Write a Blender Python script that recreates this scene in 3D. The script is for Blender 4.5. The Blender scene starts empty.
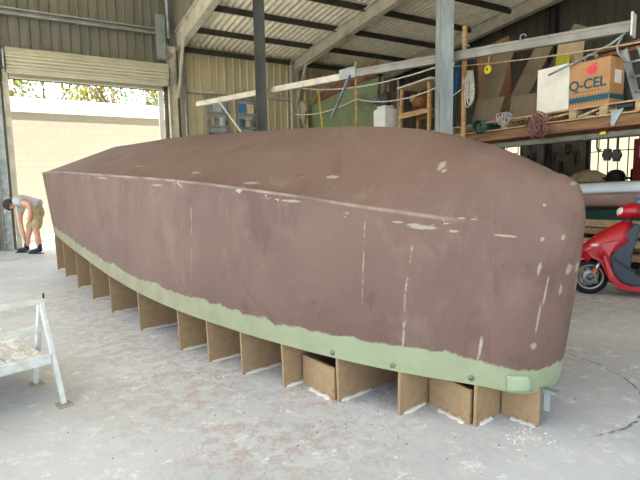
import bpy, bmesh, math, random
from mathutils import Vector, Matrix, Euler, noise as mnoise
random.seed(11)
SC = bpy.context.scene
COL = SC.collection
PI = math.pi

# ------------------------------------------------------------------ materials
def lin(c):
    return tuple(((v/255)/12.92 if v/255 <= .04045 else ((v/255+.055)/1.055)**2.4) for v in c)

class NT:
    """small helper around a node tree"""
    def __init__(s, name):
        s.m = bpy.data.materials.new(name); s.m.use_nodes = True
        s.t = s.m.node_tree; s.t.nodes.clear()
        s.out = s.n('ShaderNodeOutputMaterial'); s.b = s.n('ShaderNodeBsdfPrincipled')
        s.t.links.new(s.b.outputs[0], s.out.inputs[0])
        s._tc = None
    def n(s, k, **kw):
        nd = s.t.nodes.new(k)
        for a, v in kw.items(): setattr(nd, a, v)
        return nd
    def l(s, a, b): s.t.links.new(a, b)
    def set(s, node, i, v):
        if hasattr(v, 'is_linked') or isinstance(v, bpy.types.NodeSocket): s.l(v, node.inputs[i])
        elif v is not None: node.inputs[i].default_value = v
    def tc(s, which='Object'):
        if s._tc is None: s._tc = s.n('ShaderNodeTexCoord')
        return s._tc.outputs[which]
    def math(s, op, a, b=None, c=None):
        nd = s.n('ShaderNodeMath', operation=op)
        s.set(nd, 0, a); s.set(nd, 1, b); s.set(nd, 2, c)
        return nd.outputs[0]
    def mapping(s, vec, scale=(1, 1, 1), loc=(0, 0, 0), rot=(0, 0, 0)):
        nd = s.n('ShaderNodeMapping'); s.l(vec, nd.inputs[0])
        nd.inputs[1].default_value = loc; nd.inputs[2].default_value = rot; nd.inputs[3].default_value = scale
        return nd.outputs[0]
    def noise(s, vec, scale=5, detail=4, rough=.5, dist=0):
        nd = s.n('ShaderNodeTexNoise'); s.l(vec, nd.inputs['Vector'])
        nd.inputs['Scale'].default_value = scale; nd.inputs['Detail'].default_value = detail
        nd.inputs['Roughness'].default_value = rough; nd.inputs['Distortion'].default_value = dist
        return nd.outputs[0]
    def ramp(s, f, lo, hi, a=0., b=1.):
        nd = s.n('ShaderNodeMapRange', interpolation_type='SMOOTHSTEP'); s.l(f, nd.inputs[0])
        for i, v in ((1, lo), (2, hi), (3, a), (4, b)): nd.inputs[i].default_value = v
        return nd.outputs[0]
    def mix(s, f, a, b):
        nd = s.n('ShaderNodeMix', data_type='RGBA')
        if isinstance(f, bpy.types.NodeSocket): s.l(f, nd.inputs[0])
        else: nd.inputs[0].default_value = f
        for i, v in ((6, a), (7, b)):
            if isinstance(v, bpy.types.NodeSocket): s.l(v, nd.inputs[i])
            else: nd.inputs[i].default_value = (*v, 1)
        return nd.outputs[2]
    def color(s, v):
        if isinstance(v, bpy.types.NodeSocket): s.l(v, s.b.inputs['Base Color'])
        else: s.b.inputs['Base Color'].default_value = (*v, 1)
    def rough(s, v):
        if isinstance(v, bpy.types.NodeSocket): s.l(v, s.b.inputs['Roughness'])
        else: s.b.inputs['Roughness'].default_value = v
    def bump(s, h, strength=.2, dist=.01):
        nd = s.n('ShaderNodeBump'); s.l(h, nd.inputs['Height'])
        nd.inputs['Strength'].default_value = strength; nd.inputs['Distance'].default_value = dist
        s.l(nd.outputs[0], s.b.inputs['Normal'])

_mats = {}
def M(name, rgb, rough=.6, metal=0., var=.12, scale=6., dirt=None, dirt_amt=.0, stretch=(1, 1, 1), bump=0., spec=.4, trans=0.):
    """procedural material: base colour with mottled variation and optional dirt/wear"""
    if name in _mats: return _mats[name]
    t = NT(name); c = lin(rgb)
    v = t.mapping(t.tc(), stretch)
    n1 = t.noise(v, scale, 5, .6)
    dark = tuple(x*(1-var*1.6) for x in c); light = tuple(min(1, x*(1+var)) for x in c)
    col = t.mix(t.ramp(n1, .3, .7), dark, light)
    if dirt:
        n2 = t.noise(v, scale*.45, 6, .65, .4)
        col = t.mix(t.ramp(n2, .62-dirt_amt*.4, .72-dirt_amt*.3), col, lin(dirt))
    t.color(col); t.rough(rough)
    t.b.inputs['Metallic'].default_value = metal
    t.b.inputs['Specular IOR Level'].default_value = spec
    if bump: t.bump(n1, bump, .01)
    _mats[name] = t.m
    return t.m

# ------------------------------------------------------------------ mesh builder
class MB:
    def __init__(s): s.v = []; s.f = []; s.sm = []
    def add(s, vs, fs, smooth=False):
        o = len(s.v); s.v += [Vector(p) for p in vs]
        s.f += [tuple(i+o for i in f) for f in fs]; s.sm += [smooth]*len(fs)
        return s
    def box(s, c, d, rot=None, bev=0.):
        """box centred at c with full size d, optional Euler rotation or Matrix; chamfered when bev > 0"""
        R = rot if isinstance(rot, Matrix) else (Euler(rot).to_matrix() if rot else Matrix.Identity(3))
        x, y, z = d[0]/2, d[1]/2, d[2]/2
        bev = min(bev, .45*min(d))
        if bev <= 0:
            vs = [(i*x, j*y, k*z) for i in (-1, 1) for j in (-1, 1) for k in (-1, 1)]
            fs = [(0, 1, 3, 2), (4, 6, 7, 5), (0, 4, 5, 1), (2, 3, 7, 6), (0, 2, 6, 4), (1, 5, 7, 3)]
        else:
            bm = bmesh.new(); bmesh.ops.create_cube(bm, size=1)
            for w in bm.verts: w.co = Vector((w.co.x*d[0], w.co.y*d[1], w.co.z*d[2]))
            bmesh.ops.bevel(bm, geom=list(bm.edges), offset=bev, segments=2, profile=.5, affect='EDGES')
            bm.verts.index_update()
            vs = [w.co.copy() for w in bm.verts]; fs = [tuple(w.index for w in f.verts) for f in bm.faces]; bm.free()
        return s.add([Vector(c) + R @ Vector(p) for p in vs], fs)
    def beam(s, a, b, w, h, up=(0, 0, 1), bev=0.):
        """rectangular bar from a to b; w across, h along 'up'"""
        a, b = Vector(a), Vector(b); d = b-a; L = d.length; d.normalize()
        u = Vector(up); x = d.cross(u)
        if x.length < 1e-4: x = d.cross(Vector((1, 0, 0)))
        x.normalize(); u = x.cross(d).normalized()
        R = Matrix((d, x, u)).transposed()
        return s.box((a+b)/2, (L, w, h), R, bev)
    def channel(s, a, b, w, h, t=.012, up=(0, 0, 1), kind='C'):
        """rolled steel section: web and flanges (C or I)"""
        a, b = Vector(a), Vector(b); d = (b-a).normalized(); u = Vector(up)
        x = d.cross(u).normalized(); u = x.cross(d).normalized()
        off = x*(w/2-t/2) if kind == 'C' else Vector((0, 0, 0))
        s.beam(a+off, b+off, t, h, u)
        for k in (-1, 1): s.beam(a+u*k*(h/2-t/2), b+u*k*(h/2-t/2), w, t, u)
        return s
    def tube(s, pts, r, n=8, cap=True, smooth=True):
        pts = [Vector(p) for p in pts]
        rs = r if isinstance(r, (list, tuple)) else [r]*len(pts)
        vs, fs = [], []; prev = None
        for i, p in enumerate(pts):
            d = (pts[min(i+1, len(pts)-1)] - pts[max(i-1, 0)])
            d = d.normalized() if d.length > 1e-9 else Vector((0, 0, 1))
            x = prev - d*prev.dot(d) if prev is not None else d.orthogonal()
            if x.length < 1e-6: x = d.orthogonal()
            x.normalize(); prev = x; y = d.cross(x)
            for k in range(n):
                a = 2*PI*k/n; vs.append(p + (x*math.cos(a)+y*math.sin(a))*rs[i])
        for i in range(len(pts)-1):
            for k in range(n):
                fs.append((i*n+k, i*n+(k+1) % n, (i+1)*n+(k+1) % n, (i+1)*n+k))
        s.add(vs, fs, smooth)
        if cap:
            o = len(s.v)-len(vs); m = len(vs)
            s.f.append(tuple(o+k for k in range(n))[::-1]); s.f.append(tuple(o+m-n+k for k in range(n))); s.sm += [False]*2
        return s
    def lathe(s, prof, c=(0, 0, 0), axis=(0, 0, 1), n=24, smooth=True):
        """prof: list of (radius, height) along axis"""
        d = Vector(axis).normalized(); x = d.orthogonal().normalized(); y = d.cross(x); c = Vector(c)
        vs, fs = [], []
        for (r, h) in prof:
            for k in range(n):
                a = 2*PI*k/n; vs.append(c + d*h + (x*math.cos(a)+y*math.sin(a))*max(r, 1e-4))
        for i in range(len(prof)-1):
            for k in range(n):
                fs.append((i*n+k, i*n+(k+1) % n, (i+1)*n+(k+1) % n, (i+1)*n+k))
        return s.add(vs, fs, smooth)
    def prism(s, poly, y0, y1, f=lambda u, v, w: (u, v, w), smooth=False):
        """extrude 2D polygon (u,w) between lateral y0 and y1"""
        n = len(poly)
        vs = [f(u, y0, w) for u, w in poly] + [f(u, y1, w) for u, w in poly]
        fs = [tuple(range(n))[::-1], tuple(range(n, 2*n))] + [(i, (i+1) % n, n+(i+1) % n, n+i) for i in range(n)]
        return s.add(vs, fs, smooth)
    def grid(s, rows, smooth=True, close_u=False):
        nr, nc = len(rows), len(rows[0]); vs = [p for r in rows for p in r]; fs = []
        for i in range(nr-1):
            for j in range(nc-(0 if close_u else 1)):
                j2 = (j+1) % nc
                fs.append((i*nc+j, i*nc+j2, (i+1)*nc+j2, (i+1)*nc+j))
        return s.add(vs, fs, smooth)
    def ball(s, c, r, n=12, m=8, sq=(1, 1, 1)):
        c = Vector(c); rows = []
        for i in range(m+1):
            a = PI*i/m
            rows.append([c+Vector((math.sin(a)*math.cos(2*PI*k/n)*sq[0], math.sin(a)*math.sin(2*PI*k/n)*sq[1], math.cos(a)*sq[2]))*r for k in range(n)])
        return s.grid(rows, True, True)
    def build(s, name, m, parent=None, solid=0., bevel=0., sub=0, weld=False):
        me = bpy.data.meshes.new(name); me.from_pydata([tuple(p) for p in s.v], [], s.f)
        me.polygons.foreach_set('use_smooth', s.sm); me.update()
        bm = bmesh.new(); bm.from_mesh(me)
        if weld: bmesh.ops.remove_doubles(bm, verts=bm.verts, dist=1e-4)
        bmesh.ops.recalc_face_normals(bm, faces=bm.faces); bm.to_mesh(me); bm.free()
        me.materials.append(m)
        o = bpy.data.objects.new(name, me); COL.objects.link(o)
        if parent is not None: o.parent = parent
        if solid:
            q = o.modifiers.new('thick', 'SOLIDIFY'); q.thickness = solid; q.offset = 0
        if bevel:
            q = o.modifiers.new('bev', 'BEVEL'); q.width = bevel; q.segments = 2; q.limit_method = 'ANGLE'
        if sub:
            q = o.modifiers.new('sub', 'SUBSURF'); q.levels = sub; q.render_levels = sub
        return o

def tag(o, label=None, cat=None, group=None, kind=None):
    if label: o['label'] = label
    if cat: o['category'] = cat
    if group: o['group'] = group
    if kind: o['kind'] = kind
    return o
def thing(name, label, cat, loc=(0, 0, 0), rz=0., group=None):
    o = bpy.data.objects.new(name, None); COL.objects.link(o)
    o.location = loc; o.rotation_euler = (0, 0, rz); o.empty_display_size = .1
    return tag(o, label, cat, group)
def struct(o): o['kind'] = 'structure'; return o
def copy_tree(src, loc=None, rz=None, label=None, kids=None):
    def cp(o, par):
        c = o.copy(); COL.objects.link(c); c.parent = par
        for ch in o.children: cp(ch, c)
        return c
    r = cp(src, None)
    if loc is not None: r.location = loc
    if rz is not None: r.rotation_euler = (0, 0, rz)
    if label: r['label'] = label
    return r

# ------------------------------------------------------------------ camera
PITCH, ROLL = math.radians(6.4), math.radians(-1.0)
CAM = Vector((0, 0, 1.3))
R0 = Vector((1, 0, 0)); U0 = Vector((0, math.sin(PITCH), math.cos(PITCH))); FW = Vector((0, math.cos(PITCH), -math.sin(PITCH)))
RT = R0*math.cos(ROLL)+U0*math.sin(ROLL); UP = -R0*math.sin(ROLL)+U0*math.cos(ROLL)
cd = bpy.data.cameras.new('camera'); cd.sensor_width = 36; cd.lens = 36*481/640; cd.clip_start = .05; cd.clip_end = 300
co = bpy.data.objects.new('camera', cd); COL.objects.link(co)
mw = Matrix((RT, UP, -FW)).transposed().to_4x4(); mw.translation = CAM; co.matrix_world = mw
SC.camera = co

# shed frame: s along the back wall (to the right), t from the back wall towards the front, z up
WA = Vector((-6.88, 10.66, 0)); BD = Vector((.866, .5, 0)); TD = Vector((.5, -.866, 0))
RB = math.radians(30)
def S(s, t, z=0.): return WA + BD*s + TD*t + Vector((0, 0, z))
SHED = Matrix((BD, -TD, (0, 0, 1))).transposed()

# ------------------------------------------------------------------ setting materials
def mat_floor():
    t = NT('concrete'); v = t.tc()
    base = t.mix(t.ramp(t.noise(v, 1.1, 6, .62), .3, .72), lin((180, 182, 182)), lin((200, 202, 201)))
    fine = t.noise(v, 9, 8, .72, .5)
    base = t.mix(t.ramp(fine, .50, .66, 0, .6), base, lin((220, 220, 217)))
    # red-brown sanding dust lying in a broad drift along the near side of the hull
    sep = t.n('ShaderNodeSeparateXYZ'); t.l(v, sep.inputs[0])
    u = t.math('ADD', t.math('MULTIPLY', sep.outputs[0], .772), t.math('MULTIPLY', sep.outputs[1], .636))   # across the hull
    w = t.math('SUBTRACT', t.math('MULTIPLY', sep.outputs[0], .636), t.math('MULTIPLY', sep.outputs[1], .772))
    big = t.noise(v, .9, 4, .6, .6)
    near = t.math('MULTIPLY', t.ramp(u, .0, 1.35), t.ramp(w, -.6, -2.0))
    near = t.math('MULTIPLY', near, t.ramp(w, -8.5, -6.2))
    dust = t.math('MULTIPLY', near, t.ramp(big, .25, .58))
    grit = t.ramp(t.noise(v, 9, 12, .85, .3), .46, .57)
    base = t.mix(t.math('MULTIPLY', t.math('MULTIPLY', dust, grit), .74), base, lin((160, 138, 126)))
    # pale scraped patches and dark specks
    base = t.mix(t.ramp(t.noise(v, 7, 12, .85, .4), .55, .60, 0, .75), base, lin((226, 226, 222)))
    base = t.mix(t.ramp(t.noise(v, 30, 5, .7), .64, .70, 0, .55), base, lin((128, 106, 96)))
    # dark curved scuff left on the slab ahead of the bow
    cx, cy, rr = 1.22, 3.10, .78
    dx = t.math('SUBTRACT', sep.outputs[0], cx); dy = t.math('SUBTRACT', sep.outputs[1], cy)
    rad = t.math('SQRT', t.math('ADD', t.math('MULTIPLY', dx, dx), t.math('MULTIPLY', dy, dy)))
    wob = t.math('MULTIPLY', t.math('SUBTRACT', t.noise(v, 7, 3, .6), .5), .06)
    band = t.math('ABSOLUTE', t.math('ADD', t.math('SUBTRACT', rad, rr), wob))
    arc = t.math('MULTIPLY', t.ramp(band, .010, .004), t.ramp(dx, .1, .3))
    arc = t.math('MULTIPLY', arc, t.ramp(t.noise(v, 16, 2, .5), .40, .52))
    base = t.mix(t.math('MULTIPLY', arc, .75), base, lin((70, 70, 74)))
    t.color(base); t.rough(t.ramp(fine, .3, .7, .5, .75)); t.bump(fine, .12, .01)
    return t.m
def mat_sheet(name, rgb, dirt, amt):
    t = NT(name); v = t.tc()
    c = lin(rgb)
    n1 = t.noise(t.mapping(v, (1, 1, .25)), 4, 6, .65)
    col = t.mix(t.ramp(n1, .3, .7), tuple(x*.82 for x in c), tuple(min(1, x*1.1) for x in c))
    n2 = t.noise(t.mapping(v, (1, 1, .5)), 7, 8, .75, .8)
    col = t.mix(t.ramp(n2, .58, .75, 0, amt), col, lin(dirt))
    t.color(col); t.rough(.55); t.b.inputs['Metallic'].default_value = .15
    return t.m
def mat_hull():
    t = NT('sanded_fairing'); v = t.tc()
    at = t.n('ShaderNodeUVMap', uv_map='hull'); sp = t.n('ShaderNodeSeparateXYZ'); t.l(at.outputs[0], sp.inputs[0])
    s_, h_ = sp.outputs[0], sp.outputs[1]
    n1 = t.noise(v, 1.3, 6, .6, .3); n2 = t.noise(t.mapping(v, (1, 1, .35)), 5, 7, .7)
    base = t.mix(t.ramp(n1, .3, .72), lin(HC[0]), lin(HC[1]))
    base = t.mix(t.ramp(n2, .52, .74, 0, .45), base, lin(HC[2]))
    base = t.mix(t.ramp(t.noise(v, 2.1, 5, .65, 1.2), .56, .68, 0, .5), base, lin(HC[3]))
    base = t.mix(t.ramp(t.noise(t.mapping(v, (1, 1, .8)), 3.0, 9, .72, .6), .50, .72, 0, .5), base, lin((130, 109, 96)))
    base = t.mix(t.ramp(t.noise(t.mapping(v, (1, 1, .8), (3, 1, 2)), 1.9, 6, .7, .8), .54, .68, 0, .5), base, lin((84, 60, 51)))
    # pale vertical filler streaks where planks join
    for s0, a, hs in STREAK:
        d = t.math('ABSOLUTE', t.math('ADD', t.math('SUBTRACT', s_, s0), t.math('MULTIPLY', t.math('SUBTRACT', t.noise(v, 4, 3, .5), .5), .05)))
        k = t.math('MULTIPLY', t.ramp(d, a, a*.3), t.ramp(t.noise(v, 9, 4, .7), .42, .60, 0, .55))
        k = t.math('MULTIPLY', k, t.ramp(h_, hs, hs-.12))
        base = t.mix(k, base, lin((186, 176, 158)))
    # worn pale edge and broken filler along the chine
    a2 = t.n('ShaderNodeUVMap', uv_map='chine'); s2 = t.n('ShaderNodeSeparateXYZ'); t.l(a2.outputs[0], s2.inputs[0]); cz = s2.outputs[1]
    k = t.math('MULTIPLY', t.ramp(cz, -.012, -.002), t.ramp(cz, .016, .006))
    k = t.math('MULTIPLY', k, t.ramp(t.noise(v, 3, 4, .6), .35, .65, .08, .6))
    base = t.mix(t.math('MULTIPLY', k, t.ramp(s_, -.3, -.7)), base, lin((186, 168, 154)))
    pn = t.noise(t.mapping(v, (1, 1, 2.2)), 7, 6, .72)
    k = t.math('MULTIPLY', t.ramp(cz, -.10, -.04), t.ramp(cz, .035, .0))
    base = t.mix(t.math('MULTIPLY', t.math('MULTIPLY', k, t.ramp(pn, .62, .66, 0, .75)), t.ramp(s_, -.2, -.5)), base, lin((184, 182, 160)))
    # patches of pale green filler
    wob = t.math('MULTIPLY', t.math('SUBTRACT', t.noise(v, 34, 5, .75), .5), 2.4)
    tot = None
    for s0, h0, a, b in BLOBS:
        dx = t.math('DIVIDE', t.math('SUBTRACT', s_, s0), a); dy = t.math('DIVIDE', t.math('SUBTRACT', h_, h0), b)
        r = t.math('ADD', t.math('MULTIPLY', dx, dx), t.math('MULTIPLY', dy, dy))
        tot = r if tot is None else t.math('MINIMUM', tot, r)
    if tot is not None:
        base = t.mix(t.ramp(t.math('ADD', tot, wob), 1.0, .2, 0, .55), base, lin((170, 170, 146)))
    # bare green laminate along the sheer with a ragged upper edge
    edge = t.math('ADD', t.math('MULTIPLY', t.math('SUBTRACT', t.noise(v, 2.2, 5, .62, .4), .5), .16),
                  t.math('MULTIPLY', t.math('SUBTRACT', t.noise(v, 14, 3, .6), .5), .05))
    k = t.ramp(t.math('ADD', h_, edge), .148, .132)
    grn = t.mix(t.ramp(t.noise(v, 5, 5, .6), .35, .7), lin((124, 124, 97)), lin((143, 143, 114)))
    grn = t.mix(t.ramp(t.noise(v, 3, 4, .6, 1), .6, .7, 0, .5), grn, lin((160, 150, 112)))
    gl = t.ramp(s_, -3.5, -.6)
    grn = t.mix(t.math('MULTIPLY', gl, .55), grn, lin((157, 170, 135)))
    base = t.mix(k, base, grn)
    t.color(base); t.rough(t.mix(k, (.62,)*3, (.4,)*3)); t.b.inputs['Specular IOR Level'].default_value = .35
    t.bump(n2, .05, .01)
    return t.m
HC = [(100, 78, 68), (111, 88, 77), (122, 99, 87), (90, 69, 60)]
STREAK = [(-.595, .010, .80), (-2.35, .006, .9), (-.205, .008, .34), (-.86, .004, .9)]
BLOBS = [(-.601, 1.145, .026, .030), (-.57, 1.12, .016, .012), (-1.209, 1.071, .05, .012), (-.56, .819, .085, .014), (-.60, .828, .05, .010), (-.686, .838, .035, .007), (-.412, .808, .026, .008), (-.19, .804, .055, .007),
         (-.07, .976, .008, .010), (-.15, 1.18, .012, .012), (-.034, .669, .007, .040), (-.047, .816, .008, .013), (-.005, 1.10, .008, .010), (.012, .836, .005, .018), (.036, .666, .004, .035),
         (.03, .56, .003, .04), (-.002, .56, .0035, .10), (-.008, .42, .0035, .10), (-.008, .27, .010, .022), (-.394, .877, .02, .006), (-.34, .875, .016, .005), (-.205, .23, .006, .055),
         (-3.717, 1.14, .12, .006), (-2.485, 1.085, .07, .008), (-1.75, 1.02, .08, .010), (-1.35, .92, .09, .010), (-2.9, .98, .12, .010), (-4.2, 1.01, .2, .012)]
#BLOBS_HERE

steel = M('galvanised_steel', (150, 158, 158), .45, .55, .14, 7, (120, 112, 100), .08)
steel_dark = M('grey_column_paint', (116, 132, 136), .5, .3, .14, 4, (88, 92, 90), .15, (1, 1, .3))
cream_steel = M('cream_painted_steel', (198, 190, 166), .5, .05, .12, 4, (150, 135, 110), .1)
purlin_m = M('dark_purlin', (72, 68, 60), .6, .3, .15, 5)
wood = M('pine_timber', (190, 150, 98), .65, 0, .18, 5, (140, 100, 60), .15, (1, 1, 4))
wood_dark = M('rusty_timber', (150, 96, 56), .7, 0, .2, 6, (95, 62, 40), .2)
mdf = M('particle_board', (158, 132, 98), .75, 0, .07, 22, (132, 108, 78), .03)
putty = M('white_putty', (226, 222, 206), .6, 0, .06, 12)
white_m = M('white_plastic', (222, 220, 210), .5, 0, .06, 4, (180, 172, 155), .08)
black_m = M('black_plastic', (26, 27, 29), .5, 0, .1, 6)
rubber = M('tyre_rubber', (24, 24, 25), .75, 0, .1, 12)
alu = M('aluminium', (196, 204, 206), .35, .7, .1, 7, (226, 226, 220), .16)
rope_m = M('white_rope', (206, 200, 184), .8, 0, .15, 30)
tan_rope = M('tan_rope', (186, 160, 120), .8, 0, .15, 30)
blue_rope = M('blue_rope', (38, 78, 112), .8, 0, .2, 30)
pink_rope = M('faded_pink_rope', (132, 92, 86), .8, 0, .2, 30)

# ------------------------------------------------------------------ setting
fl = MB(); fl.box(S(2.5, 10, -.1), (34, 26, .2), SHED)
struct(fl.build('floor', mat_floor()))
og = MB(); og.box(S(2.5, -13.03, -.101), (60, 20, .2), SHED)
struct(og.build('ground_outside', M('bleached_yard_concrete', (214, 206, 190), .8, 0, .08, 2)))

def corrugate(mb, pt, length, prof_pitch, prof, zs):
    """pt(a, d, b): position at distance a across ribs, depth d, b along ribs; prof: list of (frac, depth)"""
    a = 0.; xs = []
    n = int(math.ceil(length/prof_pitch))
    for i in range(n):
        for f_, d in prof:
            x = (i+f_)*prof_pitch
            if x <= length: xs.append((x, d))
    xs.append((length, 0.))
    rows = [[pt(x, d, z) for x, d in xs] for z in zs]
    mb.grid(rows, False)
RIB = [(0, 0), (.70, 0), (.78, .030), (.90, .030), (.98, 0)]
SINE = [(k/6, .022*math.sin(2*PI*k/6)) for k in range(6)]

wallm = mat_sheet('shaded_weathered_sheet', (118, 113, 96), (92, 84, 70), .35)  # the door wall's shade is put into this darker sheet colour
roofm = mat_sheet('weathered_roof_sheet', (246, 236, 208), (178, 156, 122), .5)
wb = MB()
def wall_rect(s0, s1, z0, z1):
    if s1-s0 < .02 or z1-z0 < .02: return
    # ribs stay in phase because each rectangle starts on a whole pitch
    corrugate(wb, lambda a, d, z: S(s0+a, .03-d if False else -.03+d, z), s1-s0, .2, RIB, [z0, z1])
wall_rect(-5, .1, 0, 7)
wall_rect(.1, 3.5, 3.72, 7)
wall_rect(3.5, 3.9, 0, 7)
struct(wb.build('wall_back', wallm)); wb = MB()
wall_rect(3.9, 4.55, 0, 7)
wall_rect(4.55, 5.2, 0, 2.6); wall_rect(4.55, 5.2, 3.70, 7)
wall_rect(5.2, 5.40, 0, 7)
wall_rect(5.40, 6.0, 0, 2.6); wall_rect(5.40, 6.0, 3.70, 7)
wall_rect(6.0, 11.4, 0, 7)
struct(wb.build('wall_rear', mat_sheet('lit_cream_sheet', (206, 190, 150), (150, 128, 92), .35)))  # brighter copy of the sheet: the window bay's light is in the colour
wr = MB()
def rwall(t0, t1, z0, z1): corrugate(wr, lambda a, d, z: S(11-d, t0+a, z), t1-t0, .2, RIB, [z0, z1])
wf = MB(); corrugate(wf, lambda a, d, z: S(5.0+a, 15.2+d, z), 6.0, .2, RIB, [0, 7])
struct(wf.build('wall_front_added', wallm))  # unseen wall added behind the camera to keep the rack side dim
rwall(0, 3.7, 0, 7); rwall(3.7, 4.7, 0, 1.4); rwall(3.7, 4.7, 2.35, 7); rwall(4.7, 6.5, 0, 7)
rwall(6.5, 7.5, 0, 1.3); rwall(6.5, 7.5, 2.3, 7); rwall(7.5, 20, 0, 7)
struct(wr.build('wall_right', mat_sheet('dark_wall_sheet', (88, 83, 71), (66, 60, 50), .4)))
# roof over the bay on the right of the first frame, sloping gently up to the front
def roofz(t): return 4.86+.08*t
rf = MB(); corrugate(rf, lambda a, d, b: S(4.0+a, b, roofz(b)+.075+d), 7.0, .152, SINE, [-.15, 3, 6, 9, 12, 15])
struct(rf.build('ceiling', roofm))
rh = MB(); rh.box(S(-1, 7.3, 7.05), (10, 15, .1), SHED)
struct(rh.build('ceiling_high', roofm))
fa = MB(); corrugate(fa, lambda a, d, z: S(3.86-d, a, z+(.07*a if z < 6 else 0)), 15, .2, RIB, [5.2, 7])
struct(fa.build('wall_fascia', wallm))
# girts, purlins and rafters
def trim(n, mb, m): return struct(mb.build('trim_%d' % n, m))
g = MB()
for dz in (-.055, .055): g.beam(S(-4, .09, 5.12+dz), S(3.55, .09, 5.12+dz), .12, .035)
g.beam(S(-4, .05, 5.12), S(3.55, .05, 5.12), .02, .12)
trim(1, g, M('girt_steel', (150, 148, 138), .5, .3, .1, 5))
k = 2
for t_ in (.12, 1.18, 2.44, 3.64, 4.84, 6.04, 7.24, 8.44, 9.64, 10.84, 12.04, 13.24):
    z_ = roofz(t_) if t_ > .5 else 4.775
    g = MB(); g.channel(S(3.95, t_, z_), S(11, t_, z_), .06, .12, .006); trim(k, g, purlin_m); k += 1
for s_, za, zb_, dp in ((3.88, 4.96, 5.90, .46), (7.1, 4.66, 5.95, .30), (10.35, 4.75, 5.95, .30)):
    g = MB(); g.channel(S(s_, .1, za), S(s_, 14.8, zb_), .16, dp, .014, kind='I'); trim(k, g, cream_steel); k += 1
for s_, t_ in ((3.68, .14), (7.1, .14), (10.35, .14)):
    g = MB(); g.channel(S(s_, t_, 0), S(s_, t_, 4.8), .16, .2, .014, up=BD, kind='I'); trim(k, g, cream_steel); k += 1
# eave knee braces from column to rafter
for s_, e_ in ((3.78, 0), (7.1, 0)):
    g = MB(); g.beam(S(s_, .25, 3.55), S(s_, 1.0, 4.78), .05, .06); trim(k, g, cream_steel); k += 1
# door posts
g = MB(); g.channel(S(-.03, .12, 0), S(-.03, .12, 5.05), .15, .17, .012, up=BD, kind='I'); trim(k, g, M('door_post_paint', (158, 164, 160), .5, .2, .18, 8, (220, 220, 212), .1)); k += 1
g = MB(); g.beam(S(.16, .06, 0), S(.16, .06, 3.9), .06, .1, BD); trim(k, g, cream_steel); k += 1
g = MB(); g.beam(S(3.40, .06, 0), S(3.40, .06, 3.9), .06, .12, BD); trim(k, g, white_m); k += 1
g = MB(); g.box(S(3.42, .3, 4.95), (.22, .015, 1.05), SHED); trim(k, g, M('grey_cover_plate', (138, 144, 138), .5, .2, .1, 6)); k += 1
g = MB(); g.tube([S(3.98, .2, 0), S(3.98, .2, 4.8)], .04, 8); trim(k, g, steel); k += 1
g = MB(); g.tube([S(3.62, .25, 4.95), S(3.62, .25, 6.9)], .05, 8); trim(k, g, steel); k += 1
# ledge rail over the windows
g = MB(); g.beam(S(4.1, .05, 3.78), S(7.1, .05, 3.78), .1, .06); trim(k, g, cream_steel); k += 1
g = MB(); g.beam(S(3.8, .05, 2.50), S(7.1, .05, 2.50), .1, .07); trim(k, g, cream_steel); k += 1
# post on right wall
g = MB(); g.channel(S(10.85, 5.6, 0), S(10.85, 5.6, 5.2), .15, .15, .012, up=TD, kind='I'); trim(k, g, purlin_m); k += 1

# windows in the back wall with louvre blades
glass = NT('louvre_glass'); glass.color((.75, .85, .9)); glass.rough(.05); glass.b.inputs['Transmission Weight'].default_value = .9; glass.b.inputs['IOR'].default_value = 1.1
for i, (a, b) in enumerate(((4.55, 5.2), (5.40, 6.0))):
    f = MB()
    for x in (a+.03, b-.03): f.beam(S(x, .0, 2.6), S(x, .0, 3.7), .1, .04, BD)
    for z in (2.63, 2.92, 3.28, 3.67): f.beam(S(a, .0, z), S(b, .0, z), .1, .045)
    w_ = struct(f.build('window_%d' % (i+1), M('window_frame_grey', (150, 150, 140), .5, .2, .1, 5)))
    p = MB()
    for z in (2.78, 3.10, 3.47): p.box(S((a+b)/2, -.02, z), (b-a-.1, .006, .28), SHED @ Euler((.15, 0, 0)).to_matrix())
    p.build('pane', glass.m, w_)
rc_ = MB()
for a, b in ((4.5, 5.25), (5.35, 6.05)):
    for x in (a, b): rc_.box(S(x, -.24, 3.15), (.03, .36, 1.3), SHED)
    for z in (2.5, 2.78, 3.14, 3.8): rc_.box(S((a+b)/2, -.24, z+.0), (b-a, .36, .02), SHED)
fr_ = NT('added_light_sheet'); fr_.t.nodes.remove(fr_.b); tr = fr_.n('ShaderNodeBsdfTranslucent'); tr.inputs[0].default_value = (.26, .25, .22, 1); fr_.l(tr.outputs[0], fr_.out.inputs[0])
for q, (a, b) in enumerate(((4.5, 5.25), (5.35, 6.05))):
    p = MB(); p.box(S((a+b)/2, -.42, 3.15), (b-a, .006, 1.3), SHED); struct(p.build('window_%d' % (q+5), fr_.m))  # sheets added behind the shelves to pass daylight and brighten the recess
struct(rc_.build('trim_41', M('shelf_recess_blue_grey', (206, 204, 192), .7, 0, .15, 3)))
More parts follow.
